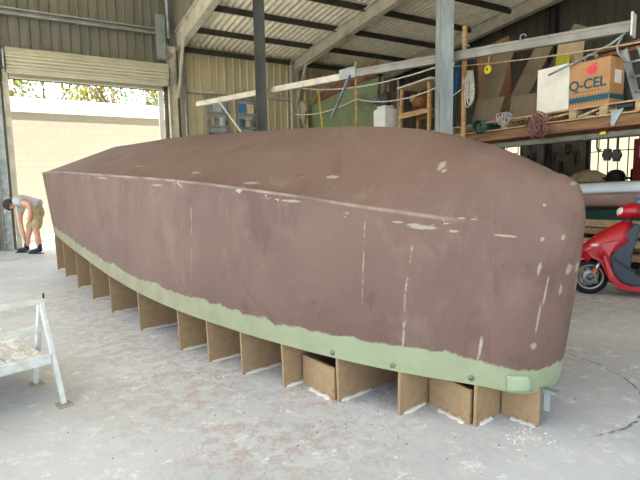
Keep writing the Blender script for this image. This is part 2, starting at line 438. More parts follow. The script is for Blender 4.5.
# translucent yellowed sheeting in the right wall
for i, (t0, t1, z0, z1) in enumerate(((6.5, 7.5, 1.3, 2.3), (3.7, 4.7, 1.4, 2.35))):
    tm = NT('yellowed_sheeting_%d' % i); tm.t.nodes.remove(tm.b)
    tr = tm.n('ShaderNodeBsdfTranslucent'); tr.inputs[0].default_value = (*lin((244, 220, 172)), 1); tm.l(tr.outputs[0], tm.out.inputs[0])
    p = MB(); corrugate(p, lambda a, d, z: S(11.02-d*.3, t0+a, z), t1-t0, .12, SINE, [z0, z1])
    w_ = struct(p.build('window_%d' % (i+3), tm.m))
    f = MB()
    for q in range(6 if i == 0 else 4): f.tube([S(10.93, t0+(t1-t0)*q/(5 if i == 0 else 3), z0), S(10.93, t0+(t1-t0)*q/(5 if i == 0 else 3), z1)], .012, 6)
    f.beam(S(10.93, t0, z0+.62), S(10.93, t1, z0+.62), .02, .02)
    f.build('window_bars', purlin_m, w_)

# roller door: rolled curtain above the doorway
rd = thing('door_1', None, None, S(1.85, .0, 0), RB); struct(rd)
rollm = M('cream_roller_slats', (190, 182, 154), .5, .05, .06, 3)
c = MB(); nn = 88
prof = []
ring = []
for q in range(nn+1):
    a = 2*PI*q/nn; r = .235+(.0 if q % 4 == 0 else .028)
    ring.append((math.cos(a)*r, math.sin(a)*r))
rows = [[(x, -.34+y_, 4.05+z_) for y_, z_ in ring] for x in (-1.64, 1.66)]
c.grid(rows, False); c.f.append(tuple(range(len(c.v)//2))); c.f.append(tuple(range(len(c.v)//2, len(c.v)))); c.sm += [False]*2
c.build('curtain_roll', rollm, rd)
b_ = MB(); b_.beam((-1.62, -.12, 3.80), (1.60, -.12, 3.80), .05, .10); b_.beam((-1.62, -.13, 3.74), (1.60, -.13, 3.74), .08, .03); b_.build('bottom_rail', rollm, rd)
for x in (-1.68, 1.70):
    e_ = MB(); e_.box((x, -.32, 4.02), (.03, .62, .35)); e_.build('bracket', steel, rd)

# outside: rendered block wall and trees behind it
def mat_block():
    t = NT('painted_blockwork'); v = t.mapping(t.tc('Generated'), (28*2, 1, 20), (0, 0, 0))
    bk = t.n('ShaderNodeTexBrick'); bk.offset = .5
    sp = t.n('ShaderNodeSeparateXYZ'); t.l(t.tc('UV'), sp.inputs[0])
    t.l(t.tc('UV'), bk.inputs['Vector'])
    bk.inputs['Color1'].default_value = (*lin((184, 178, 158)), 1); bk.inputs['Color2'].default_value = (*lin((180, 174, 154)), 1)
    bk.inputs['Mortar'].default_value = (*lin((173, 166, 144)), 1)
    bk.inputs['Scale'].default_value = 1; bk.inputs['Mortar Size'].default_value = .008
    bk.inputs['Brick Width'].default_value = .4; bk.inputs['Row Height'].default_value = .2
    t.color(bk.outputs[0]); t.rough(.9)
    return t.m
ow = MB(); ow.box(S(2, -4.1, 1.8), (26, .2, 3.58), SHED)
o = struct(ow.build('wall_outside', mat_block()))
uv = o.data.uv_layers.new(name='UVMap')
for lp in o.data.loops:
    p = o.data.vertices[lp.vertex_index].co - WA; uv.data[lp.index].uv = (p.dot(BD), p.z)
cp = MB(); cp.box(S(2, -4.08, 3.79), (26, .3, .41), SHED)
struct(cp.build('trim_40', M('white_capping', (240, 238, 230), .7, 0, .03, 2)))
leafm = [M('leaf_a', (104, 120, 44), .6, 0, .3, 20), M('leaf_b', (140, 138, 44), .6, 0, .3, 20), M('leaf_c', (92, 116, 60), .6, 0, .3, 20)]
bark = M('tree_bark', (120, 104, 84), .9, 0, .2, 8)
def tree(s_, t_, zc, rad, label, m, seed):
    rnd = random.Random(seed)
    r = thing('tree', label, 'tree', S(s_, t_, 0), 0, 'trees over the outside wall')
    b = MB(); b.tube([(0, 0, 0), (.1, 0, 2), (.0, .1, zc)], [.16, .13, .05], 8)
    for q in range(5):
        a = rnd.random()*6.28; b.tube([(.05, .03, zc-1.6+.2*q), (math.cos(a)*rad*.7, math.sin(a)*rad*.7, zc-.4+.3*q)], [.06, .02], 6)
    b.build('trunk', bark, r)
    c = MB()
    cl = [(Vector((rnd.uniform(-1, 1), rnd.uniform(-.8, .8), rnd.uniform(-.8, .8)))*rad, rnd.uniform(.25, .5)*rad) for _ in range(16)]
    for q in range(1500):
        cc, cr = rnd.choice(cl)
        p = Vector((0, 0, zc)) + cc + Vector((rnd.gauss(0, 1), rnd.gauss(0, 1), rnd.gauss(0, 1)))*cr*.45
        R = Euler((rnd.random()*6, rnd.random()*6, rnd.random()*6)).to_matrix(); L = rnd.uniform(.06, .12)
        c.add([p+R @ Vector(w) for w in ((-L, 0, 0), (0, L*.5, .01), (L, 0, 0), (0, -L*.5, .01))], [(0, 1, 2, 3)])
    c.build('crown', m, r)
tree(-.9, -7.0, 5.0, 1.5, 'yellowish tree at the doorway edge, showing above outside wall beside the left post', leafm[1], 1)
tree(1.0, -10.3, 5.2, 1.6, 'olive green tree above the outside wall, middle of the doorway strip', leafm[0], 2)
tree(3.2, -7.0, 4.9, 1.5, 'yellow-leaved tree above the outside wall, second from the right jamb', leafm[1], 3)
tree(5.2, -10.5, 4.7, 1.3, 'thin greyish green tree against blue sky nearest the right door jamb', leafm[2], 4)

# ------------------------------------------------------------------ the upturned hull
TH = math.radians(-50.5)
HE = Vector((math.cos(TH), math.sin(TH), 0)); HN = Vector((-math.sin(TH), math.cos(TH), 0))
HO = Vector((1.26, 2.42, 0)) + HN*.06
def H(s, b, z): return HO + HE*s + HN*b + Vector((0, 0, z))
def interp(tab, x):
    """monotone-free Catmull/Hermite through (x, y) table"""
    n = len(tab)
    if x <= tab[0][0]: return tab[0][1]
    if x >= tab[-1][0]: return tab[-1][1]
    for i in range(n-1):
        if tab[i][0] <= x <= tab[i+1][0]: break
    x0, y0 = tab[i]; x1, y1 = tab[i+1]; h = x1-x0
    def slope(j):
        if j == 0: return (tab[1][1]-tab[0][1])/(tab[1][0]-tab[0][0])
        if j == n-1: return (tab[-1][1]-tab[-2][1])/(tab[-1][0]-tab[-2][0])
        return (tab[j+1][1]-tab[j-1][1])/(tab[j+1][0]-tab[j-1][0])
    u = (x-x0)/h; m0, m1 = slope(i)*h, slope(i+1)*h
    return (2*u**3-3*u*u+1)*y0+(u**3-2*u*u+u)*m0+(-2*u**3+3*u*u)*y1+(u**3-u*u)*m1
T_B = [(-7.9, .93), (-6.93, .99), (-5.9, 1.055), (-5.0, 1.10), (-4.2, 1.122), (-3.34, 1.122), (-2.56, 1.075), (-1.78, .955), (-1.4, .86), (-1.03, .74), (-.67, .585), (-.33, .39), (-.2, .305), (-.1, .235), (0, .17)]
T_ZS = [(-7.9, .60), (-6.9, .547), (-5.9, .505), (-5.0, .457), (-4.2, .41), (-3.34, .368), (-2.56, .338), (-1.78, .31), (-1.03, .275), (-.31, .239), (-.12, .222), (0, .19)]
T_ZK = [(-7.6, 2.01), (-6.2, 1.98), (-4.8, 1.942), (-2.93, 1.837), (-1.9, 1.768), (-1.26, 1.702), (-.84, 1.627), (-.49, 1.525), (-.22, 1.408), (-.10, 1.345)]
T_ZC = [(-8.0, 1.60), (-6.5, 1.56), (-5.2, 1.50), (-3.6, 1.42), (-2.3, 1.34), (-1.35, 1.245), (-.87, 1.175), (-.43, 1.11), (-.15, 1.07), (0, 1.03)]
SEND = .040
def bs(s):
    """half-breadth of the sheer; rounded nose at the stem"""
    k = max(0, min(1, (s+1.2)/1.1)); k = k*k*(3-2*k)
    b0 = interp(T_B, s-.116*k)
    if s < -.16: return b0
    u = min(1, (s+.16)/(SEND+.16))
    return b0*(max(0, 1-u**4))**.5
def br(s): return interp(T_B, s)
def zk(s):
    if s < -.10: return interp(T_ZK, s)
    u = min(1, (s+.10)/(SEND+.10)); return 1.345-(1.345-1.16)*(1-math.sqrt(max(0, 1-u**2)))
NS, NV1, NV2 = 90, 16, 16
st = [-7.85+(7.85-.5)*i/60 for i in range(60)] + [-.5+.34*i/12 for i in range(12)] + [-.16+(.16+SEND)*math.sin(PI/2*i/22) for i in range(23)]
def section(s):
    b = bs(s); z0 = interp(T_ZS, s); zc = interp(T_ZC, s); z1 = zk(s)
    fl = .95 if s > -3 else 1.0+.02*min(1, (-3-s)/4)-.05*max(0, 1-(-3-s)/1.5)
    bc = b*fl
    hard = max(0, min(1, (-.22-s)/.8)); hard = hard*hard*(3-2*hard)     # chine fades out towards the bow
    zc = min(zc, z1-.03); zc = max(zc, z0+.3)
    pts = []
    for i in range(NV1+1):
        v = i/NV1
        pts.append([b+(bc-b)*v, z0+(zc-z0)*v])
    for i in range(1, NV2+1):
        v = i/NV2
        yb = bc*(1-v); zb = zc+(z1-zc)*(v+.07*math.sin(PI*v)*max(.0, min(1, (s+7.6)/3)))
        pts.append([yb, zb])
    pts = [[y, z, (i-NV1)] for i, (y, z) in enumerate(pts)]
    lipw = .012*max(0, min(1, (-.6-s)/.8))
    lf = lipw/.012; pts.insert(NV1+1, [bc+lipw, zc+.002-.005*lf, 0]); pts.insert(NV1+2, [bc+lipw*.95, zc+.005+.007*lf, .2])
    if hard < 1:
        # round the section: superellipse from sheer to keel
        Hh = z1-z0; out = []
        n = len(pts)-1
        for i, (y, z, q) in enumerate(pts):
            zz = (z-z0)/Hh
            ye = b*(1-min(1, max(0, zz))**3.2)**(1/2.2)
            ye = min(ye, b)
            k = 1-hard
            out.append([y*(1-k)+ye*k, z, q])
        pts = out
    return pts
def raked(s, z):
    """transom rake: keel end sits a little forward of the chine, sheer too"""
    if s > -1.2:      # raked stem: the sheer ends sit further aft than the forefoot
        k = min(1, (s+1.2)/1.1); k = k*k*(3-2*k)
        return s - .13*k*max(0, 1.12-z)
    if s > -6.6: return s
    k = min(1, (-6.6-s)/1.25)
    zt = 1.6
    off = .5*(1.6-z)/1.0 if z < zt else .78*(z-zt)/.4
    return s + k*(off-.41)
hull = thing('boat_hull', 'long brown sanded boat hull turned upside down on board frames', 'boat hull')
hb = MB(); uvs = []; uvc = []
rows = []
for s in st:
    sec = section(s); row = []
    left = [(-y, z, q) for y, z, q in sec]; right = [(y, z, q) for y, z, q in sec[:-1]][::-1]
    zcs = sec[NV1+1][1]
    for y, z, q in left+right:
        row.append(H(raked(s, z), y, z)); uvs.append((s, z-interp(T_ZS, s))); uvc.append((q, z-zcs))
    rows.append(row)
hb.grid(rows, True)
o = hb.build('hull_shell', mat_hull(), hull)
me = o.data
q = min(me.polygons, key=lambda f: (f.center-H(-3.3, -1.1, .8)).length)
if q.normal.dot(HN) > 0: me.flip_normals()
uv = me.uv_layers.new(name='hull')
for lp in me.loops: uv.data[lp.index].uv = uvs[lp.vertex_index]
uv2 = me.uv_layers.new(name='chine')
for lp in me.loops: uv2.data[lp.index].uv = uvc[lp.vertex_index]
for e_ in me.edges:      # keep the hard chine crisp over the after body
    pass
q = o.modifiers.new('thick', 'SOLIDIFY'); q.thickness = .02; q.offset = -1
q = o.modifiers.new('crisp', 'EDGE_SPLIT'); q.split_angle = math.radians(38)
# transom board closing the stern
tb = MB(); ring = rows[0]
tb.add([Vector(p) for p in ring], [tuple(range(len(ring)))])
tb.build('transom', M('transom_laminate', (150, 128, 116), .6, 0, .1, 3), hull, solid=.02)
# pale lip along the sheer, stopping short of the nose
from mathutils.bvhtree import BVHTree
hull_bvh = BVHTree.FromPolygons([tuple(p) for p in hb.v], hb.f)
lip = MB(); g1, g2 = [], []
for q in range(7):
    s = -.185+.075*q/6; row = []
    for h in (.095, .07, .045, .02, .004):
        p, nrm, _, _ = hull_bvh.ray_cast(H(s, -3, interp(T_ZS, s)-.02+h), HN)
        if nrm.dot(HN) > 0: nrm = -nrm
        row.append(p+nrm*.004)
    g1.append(row)
lip.grid(g1, True)
lip.build('bow_flange', M('fresh_green_laminate', (154, 170, 138), .35, 0, .1, 9, (178, 184, 156), .1), hull, solid=.008)
def washer(s, h):
    z = interp(T_ZS, s)+h
    p, nrm, _, _ = hull_bvh.ray_cast(H(s, -3, z), HN)
    if p is None: return
    if nrm.dot(HN) > 0: nrm = -nrm
    w = MB(); w.lathe([(0, .005), (.006, .005), (.007, .003), (.016, .002), (.017, .0), (.017, -.01)], p+nrm*.002, nrm, 16)
    w.build('screw_washer', M('dull_washer', (128, 122, 108), .5, .3, .1, 20), hull)
washer(-.70, .03); washer(-.33, .03); washer(-1.05, .03)
bk = MB(); bk.box(H(-.055, -.10, .15), (.03, .03, .11), (0, 0, TH)); bk.box(H(-.045, -.09, .203), (.07, .05, .012), (0, 0, TH))
bk.build('nose_bracket', steel, hull)

# ------------------------------------------------------------------ board frames under the hull
FS = [(-7.741, 'frame'), (-6.93, ''), (-5.89, ''), (-5.016, ''), (-4.203, ''), (-3.339, ''), (-2.561, ''), (-2.162, ''), (-1.783, ''), (-1.417, ''), (-1.026, ''), (-.669, ''), (-.314, '')]
ORD = ['at the transom end, furthest from the camera', 'second from the transom end', 'third from the transom end', 'fourth from the transom end', 'fifth from the transom end', 'sixth from the transom end',
       'seventh from the transom end, beside the widest gap', 'sixth from the bow', 'fifth from the bow', 'fourth from the bow', 'third from the bow, below a round washer',
       'second from the bow, below a round washer', 'closest to the bow, below a round washer']
for (s, _), od in zip(FS, ORD):
    b = br(s); z = interp(T_ZS, s)
    r = thing('board_frame', 'upright tan board frame under the hull, ' + od, 'board frame', H(s, 0, 0), TH, 'board frames carrying the hull')
    p = MB(); th = .018
    y0, y1 = -b+.004, b-.004
    bot = -b+.012 if s < -1 else -b+.0
    # board with a gently shaped top rising inside the hull
    poly = [(bot, 0), (y0, z-.002), (y0+.03, z+.05), (-b*.5, z+.16), (b*.5, z+.16), (y1-.03, z+.05), (y1, z-.002), (-bot, 0)]
    n = len(poly)
    vs = [(-th/2, y, zz) for y, zz in poly]+[(th/2, y, zz) for y, zz in poly]
    p.add(vs, [tuple(range(n))[::-1], tuple(range(n, 2*n))]+[(i, (i+1) % n, n+(i+1) % n, n+i) for i in range(n)])
    p.build('board', mdf, r)
    f = MB(); rnd = random.Random(int(s*100))
    L = rnd.uniform(.55, .85)*min(1, b) if s < -.5 else .22
    rows_ = []
    for i in range(9):
        y = -b+.03+L*i/8*.6; w = .012+.010*rnd.random(); hh = .006+.008*rnd.random()
        if i in (0, 8): w = .004; hh = .004
        rows_.append([(th/2-.001, y, 0.0), (th/2-.001, y, hh+.008), (th/2+w*.6, y, hh*.6), (th/2+w, y, 0.0)])
    f.grid(rows_, True); f.build('putty_fillet', putty, r)
def brace(s0, s1, b0, b1, h0, h1, label, fill=True):
    a, c_ = H(s0, b0, 0), H(s1, b1, 0); ang = math.atan2((c_-a).y, (c_-a).x); L = (c_-a).length
    r = thing('brace_board', label, 'brace board', a, ang, 'brace boards between the frames')
    p = MB(); p.prism([(0.011, 0.001), (L-.011, 0.001), (L-.011, h1), (.011, h0)], -.009, .009); p.build('board', mdf, r)
    if fill:
        f = MB(); x0, x1 = L*.3, L*.9
        f.grid([[(x0+(x1-x0)*i/8, -.009, .001), (x0+(x1-x0)*i/8, -.010-.004*(i % 2), .020-.009*((i*7) % 3)/2), (x0+(x1-x0)*i/8, -.03-.008*((i*5) % 3), .001)] for i in range(9)])
        f.build('putty_fillet', putty, r)
brace(-1.39, -1.04, -.71, -.725, .20, .20, 'low tan brace board between third and fourth frames from the bow')
brace(-.655, -.33, -.33, -.375, .205, .195, 'low tan brace board with chipped putty, left of the frame closest to the bow')
brace(-.305, -.075, -.135, -.12, .225, .215, 'tan end board under the rounded nose of the hull')
brace(-1.783, -1.417, -.35, -.35, .26, .26, 'deep set tan brace board in shadow, between fourth and fifth frames from the bow', False)

# ------------------------------------------------------------------ columns and hoist beam between door and rack
C1, C2 = Vector((-1.05, 9.2, 0)), Vector((1.69, 6.6, 0))
CDIR = (C2-C1).normalized(); CN = Vector((-CDIR.y, CDIR.x, 0)); CA = math.atan2(CDIR.y, CDIR.x)
def steel_column(p, label, m, w):
    r = thing('steel_column', label, 'column', p, math.radians(8), 'free standing columns'); r['kind'] = 'thing'
    c = MB(); c.channel((0, 0, 0), (0, 0, 5.05), w, w*.9, .014, up=(0, 1, 0), kind='C')
    c.beam((w*.0, -w*.42, 0), (w*.0, -w*.42, 5.05), w*.96, .012, (0, 1, 0)); c.build('post', m, r)
    b = MB(); b.box((0, 0, .01), (.4, .4, .02), bev=.004)
    for i in (-1, 1):
        for j in (-1, 1): b.lathe([(0, .05), (.016, .05), (.016, .02)], (i*.15, j*.15, 0), n=6, smooth=False)
    b.build('base_plate', steel, r)
    return r
colm1 = M('grey_column_paint', (116, 132, 136), .5, .3, .14, 4, (88, 92, 90), .15, (1, 1, .3))
colm2 = M('worn_blue_grey_paint', (146, 152, 148), .55, 0, .2, 5, (88, 92, 90), .3, (1, 1, .22))
steel_column(C1, 'dark grey steel column behind the middle of the hull', M('dark_column_paint', (100, 104, 96), .6, 0, .14, 4, (70, 74, 72), .15, (1, 1, .3)), .20)
steel_column(C2, 'worn pale blue grey steel column with blue rope, left of the loaded pallets', colm2, .185)
def KB(u, z, o=.19): return C1 + CDIR*u + CN*o + Vector((0, 0, z))
hb_ = thing('hoist_beam', 'long pale steel beam crossing behind both columns, white plate on its end', 'beam', KB(0, 0), CA); hb_['kind'] = 'thing'
def kb(u, z, o=0.): return Vector((u, o, z))
m = MB(); m.beam(kb(-2.45, 3.165), kb(2.0, 3.055), .07, .105, bev=.008); m.build('beam_tail', M('pale_cream_beam', (206, 198, 176), .5, .1, .1, 5, (160, 145, 120), .1), hb_)  # thinner tail section in its own pale cream
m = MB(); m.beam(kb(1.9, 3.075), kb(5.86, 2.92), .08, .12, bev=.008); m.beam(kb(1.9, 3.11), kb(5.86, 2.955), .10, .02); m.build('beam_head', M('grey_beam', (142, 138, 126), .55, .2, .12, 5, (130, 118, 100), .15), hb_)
m = MB(); m.box(kb(1.98, 3.08), (.34, .12, .17), bev=.006); m.build('joint_sleeve', M('joint_grey', (150, 152, 146), .5, .3, .1, 5), hb_)
m = MB(); m.box(kb(5.88, 2.93), (.02, .17, .24), bev=.004); m.build('end_plate', white_m, hb_)
m = MB(); m.beam(kb(2.06, 3.04, -.07), kb(1.66, 2.42, -.07), .012, .06, (0, 1, 0)); m.build('strut', steel, hb_)
m = MB(); m.beam(kb(-1.55, 3.12, -.05), kb(-.70, 2.3, -.05), .03, .03); m.build('stay_rod', cream_steel, hb_)
m = MB()
for u in (4.02, 4.75):
    pts = [(u+.035*math.cos(a), -.05, 3.07-.038*(u-4)+.035*math.sin(a)) for a in [i*.55 for i in range(10)]]; m = MB(); m.tube(pts, .008, 6); m.build('eye_bolt', steel, hb_)
m = MB(); pts = []
for (u, z) in ((5.82, 2.86), (5.70, 2.78), (5.5, 2.70), (5.2, 2.60), (5.05, 2.55)): pts.append(kb(u, z, -.03))
m.tube(pts, .013, 6); pts = [kb(5.80, 2.85, -.02), kb(5.74, 2.74, -.03), kb(5.76, 2.66, -.02), kb(5.84, 2.55, -.02)]; m.tube(pts, .012, 6); m.build('tackle_chain', steel, hb_)

# ------------------------------------------------------------------ storage rack with pallets
def K(t, z, s=6.0): return S(s, t, z+.05)
XT = TD; YS = BD          # rack axes: along the rack, into the rack
RK = Matrix((TD, BD, (0, 0, 1))).transposed()
RA = math.atan2(TD.y, TD.x)
rk = thing('storage_rack', 'timber and steel rack holding the pallets up behind the hull bow', 'rack', K(7.5, 0), RA)
def kx(t, z, y=0.): return Vector((t-7.5, y, z))
m = MB()
m.beam(kx(7.05, 1.885, .05), kx(10.9, 1.885, .05), .09, .115, bev=.006); m.build('front_beam', M('orange_timber_beam', (136, 98, 66), .7, 0, .22, 5, (92, 66, 46), .3, (.5, 4, 4)), rk)
m = MB(); m.beam(kx(4.4, 1.90, 1.15), kx(10.9, 1.87, 1.15), .09, .15, bev=.006); m.build('rear_beam', wood_dark, rk)
m = MB(); m.beam(kx(4.4, 1.87, .05), kx(7.03, 1.87, .05), .09, .15, bev=.006); m.build('front_beam', wood, rk)
m = MB(); m.channel(kx(4.4, 1.755, .1), kx(10.9, 1.755, .1), .08, .07, .008); m.build('lower_rail', M('old_grey_rail', (112, 112, 96), .6, .2, .16, 5, (80, 76, 60), .2), rk)
for t_ in (4.6, 7.3, 10.8):
    for y in (.1, 1.15):
        m = MB(); m.channel(kx(t_, -.05, y), kx(t_, 1.72 if y < 1 else 1.82, y), .09, .09, .008, up=(0, 1, 0)); m.box(kx(t_, -.044, y), (.16, .16, .012)); m.build('upright', steel_dark if False else purlin_m, rk)
for t_ in (5.2, 6.4, 7.8, 9.0, 10.2):
    m = MB(); m.beam(kx(t_, 1.92, 0.1), kx(t_, 1.92, 1.1), .07, .05); m.build('bearer', wood_dark, rk)
for t_, z1 in ((4.90, 3.58), (7.61, 3.45)):
    m = MB(); m.beam(kx(t_, 1.8, -.035), kx(t_, z1, -.035), .045 if t_ < 5 else .065, .03, (0, 1, 0)); m.build('batten_post', wood, rk)
m = MB(); m.tube([kx(10.05, 1.95, .02), kx(10.05, 2.95, .02)], .015, 8); m.build('corner_pole', steel, rk)
# short bracket plate hanging off the front beam
m = MB(); m.prism([(0, 0), (.13, .02), (.03, -.16), (0, -.14)], -.006, .006, lambda u, v, w: kx(9.68+u, 1.99+w, -.01+v)); m.build('bracket_plate', steel, rk)

pal_m = M('weathered_pallet_wood', (184, 156, 116), .75, 0, .2, 6, (120, 98, 70), .2, (1, 4, 4))
def pallet(t0, t1, z0, label, deck=7):
    L = t1-t0
    r = thing('pallet', label, 'pallet', K((t0+t1)/2, z0, 6.0), RA, 'pallets on the rack')
    n = 4
    for i in range(n):
        x = -L/2+.045+(L-.09)*i/(n-1)
        p = MB(); p.box((x, .56, .07), (.09 if 0 < i < n-1 else .06, 1.1, .095), bev=.004); p.build('stringer', pal_m, r)
    p = MB()
    for j in range(deck): p.box((0, .05+1.02*j/(deck-1), .127), (L, .1, .018), bev=.003)
    p.build('deck_boards', pal_m, r)
    p = MB()
    for j in (0, 2, 4): p.box((0, .05+1.02*j/4, .0125), (L, .1, .018), bev=.003)
    p.build('base_boards', pal_m, r)
    return r
pallet(5.35, 7.18, 1.948, 'weathered pallet left of the blue grey column, under the wooden stand')
pallet(7.28, 8.79, 1.948, 'weathered pallet under the leaning boards, right of the blue grey column')
pallet(8.83, 9.98, 1.948, 'weathered pallet under the printed carton and white box')
ZP = 1.948+.137

# carton with printed name
ct = thing('carton', 'brown cardboard carton printed Q-CEL above a teal band', 'carton', K(9.40, ZP, 6.02), RA)
CW, CH, CDp = .46, .50, .28
card = M('brown_cardboard', (178, 134, 88), .8, 0, .08, 5, (154, 112, 70), .08)
m = MB(); m.box((0, CDp/2, CH/2), (CW, CDp, CH), bev=.006); m.build('box_body', card, ct)
teal = M('teal_print', (44, 84, 92), .8, 0, .12, 30)
m = MB()
rnd = random.Random(3)
m.box((0, -.0012, .085), (CW*.98, .002, .055))
for i in range(26):
    x = -CW*.48+CW*.96*i/25
    m.box((x, -.0012, .085+(.036 if i % 2 else -.036)), (CW*.022, .002, .022))
m.box((CW/2+.0012, CDp*.5, .085), (.002, CDp*.98, .055)); m.build('printed_band', teal, ct)
def text(body, loc, rot, size, mat, parent, name='printed_name', ext=.0012, offset=0.):
    c = bpy.data.curves.new(name, 'FONT'); c.body = body; c.size = size; c.extrude = ext; c.offset = offset
    c.align_x = 'CENTER'; c.align_y = 'CENTER'
    c.materials.append(mat); o = bpy.data.objects.new(name, c); COL.objects.link(o)
    dg = bpy.context.evaluated_depsgraph_get(); dg.update()
    me = bpy.data.meshes.new_from_object(o.evaluated_get(dg)); bpy.data.objects.remove(o)
    o = bpy.data.objects.new(name, me); COL.objects.link(o)
    o.location = loc; o.rotation_euler = rot; o.parent = parent
    return o
text('Q-CEL', (-.02, -.0015, .245), (PI/2, 0, 0), .15, teal, ct, offset=.004)
m = MB(); m.box((-.03, -.0012, .168), (CW*.7, .002, .008)); m.build('printed_line', M('brown_print', (120, 84, 52), .8, 0, .1, 20), ct)
m = MB(); m.box((.06, -.0012, CH-.05), (.05, .002, .008)); m.build('printed_line', M('brown_print', (120, 84, 52)), ct)
red_st = M('pink_red_sticker', (226, 62, 76), .6, 0, .1, 20)
m = MB(); m.lathe([(0, .002), (.052, .002), (.052, 0)], (0.03, 0, .395), (0, -1, 0), 20, False)
m.add([(x+.03, -.0021, .395+z) for x, z in ((-.066, .012), (-.02, .05), (.07, .03), (.05, -.035), (-.05, -.03))], [(0, 1, 2, 3, 4)]); m.build('sticker', red_st, ct)
m = MB(); m.box((CW/2+.0012, CDp*.55, .30), (.002, .13, .14)); m.build('paper_label', white_m, ct)
# rolled shell-like bundle of paper on the carton
m = MB(); rows = []
for i in range(9):
    a = -.2+PI*1.1*i/8
    rows.append([(.02+.055*math.cos(a)*(1+.5*j/5)-.01*j, .12+.03*math.sin(a*2)+.02*j, .085+.07*math.sin(a)*(.4+.12*j)+.012*(i % 2)-.02) for j in range(6)])
m.grid(rows); o = m.build('paper_scrap', M('cream_paper', (206, 190, 156), .8, 0, .15, 12), solid=.006); o.location = K(9.28, ZP+CH, 6.08); o.rotation_euler = (0, 0, RA)
tag(o, 'crumpled cream paper scrap on top of the brown carton', 'paper')
# white box to the left of it
wbx = thing('white_box', 'plain white box with a folded open top, left of the brown carton', 'box', K(8.955, ZP, 6.02), RA)
m = MB(); m.box((0, .15, .25), (.42, .30, .50), bev=.012); m.build('box_body', M('white_board', (222, 216, 198), .7, 0, .06, 4, (196, 186, 162), .1), wbx)
m = MB()
for q in (-1, 1): m.box((0, .15+q*.145, .512), (.41, .004, .03), (q*-.25, 0, 0))
m.build('flap', M('white_board', (222, 216, 198)), wbx)

# boards leaning in the rack behind the pallet load
brdm = M('brown_hardboard', (112, 98, 74), .75, 0, .14, 4, (88, 76, 56), .15)
def lean(t, s, w, h, rx, ry, label, m=brdm, name='leaning_board', th=.018, z=ZP):
    """sheet standing on its lower edge; rx tips it back into the rack, ry rolls it sideways"""
    g_ = MB(); g_.box((0, 0, h/2), (w, th, h), bev=.003)
    o = g_.build(name, m); R = RK.to_4x4() @ Matrix.Rotation(ry, 4, 'Y') @ Matrix.Rotation(-rx, 4, 'X')
    # settle the lowest corner on the deck
    lo = min((R @ Vector(c)).z for c in o.bound_box)
    o.matrix_world = Matrix.Translation(K(t, z-lo+.002, s)) @ R
    return tag(o, label, 'board', 'boards leaning on the rack')
lean(7.62, 6.30, .34, 1.0, .12, .30, 'dark narrow board leaning behind the timber post, left end of the pallet')
lean(7.98, 6.45, .26, 1.15, .18, .42, 'narrow dark board sloping up to the right above the green pipe')
lean(8.22, 6.60, .30, 1.25, .20, .50, 'long sloping dark board reaching up to the beam, second of the steep ones')
lean(7.85, 6.12, .46, .34, .25, .12, 'low square dark board sitting just above the green pipe')
lean(8.38, 6.20, .42, .32, .3, .05, 'low wide dark board left of the white box')
lean(8.56, 6.34, .22, .60, .2, .5, 'small tilted dark board close to the left side of the white box')
lean(8.74, 6.56, .36, 1.02, .06, .05, 'tall tan board standing directly behind the white box', M('tan_board', (168, 146, 108), .75, 0, .1, 5))
lean(8.66, 6.50, .19, .76, .05, .1, 'yellow green sheet in front of the tall tan board', M('yellow_green_sheet', (172, 168, 40), .7, 0, .1, 5), th=.008)
lean(7.45, 6.85, .62, 1.30, .04, -.12, 'orange brown chipboard sheet sticking up over the beam', M('orange_chipboard', (122, 84, 52), .75, 0, .14, 10))
# long planks lying high at the right end
for i, (z, s_, lab) in enumerate(((2.82, 6.98, 'lower long red brown plank stored behind the carton'), (2.90, 7.02, 'upper long red brown plank stored behind the carton'))):
    g_ = MB(); g_.beam(K(8.9-.1*i, z, s_), K(12.2, z+.02, s_), .16, .045, bev=.004); o = g_.build('long_plank', M('red_brown_plank', (132, 88, 64), .7, 0, .18, 5)); tag(o, lab, 'plank', 'long planks behind the carton')
for t_ in (9.2, 10.7):
    m = MB(); m.beam(kx(t_, 1.95, 1.12), kx(t_, 2.80, 1.12), .06, .06, (1, 0, 0)); m.beam(kx(t_, 2.715, 1.12), kx(t_, 2.715, .85), .05, .04); m.build('plank_arm', purlin_m, rk)
# aluminium ladder sections leaning at the right
ld = thing('ladder', 'silver ladder leaning on the right end of the rack', 'ladder', K(9.83, ZP+.003, 6.34), RA)
for x in (-.09, .09):
    m = MB(); m.channel((x+.03, 0, 0.0), (x-.26, .20, .66), .03, .07, .005, up=(1, 0, 0)); m.build('stile', alu, ld)
for i in range(3):
    f_ = .2+.27*i; m = MB(); m.tube([(-.07-.26*f_, .2*f_, .66*f_), (.11-.26*f_, .2*f_, .66*f_)], .014, 8); m.build('rung', alu, ld)

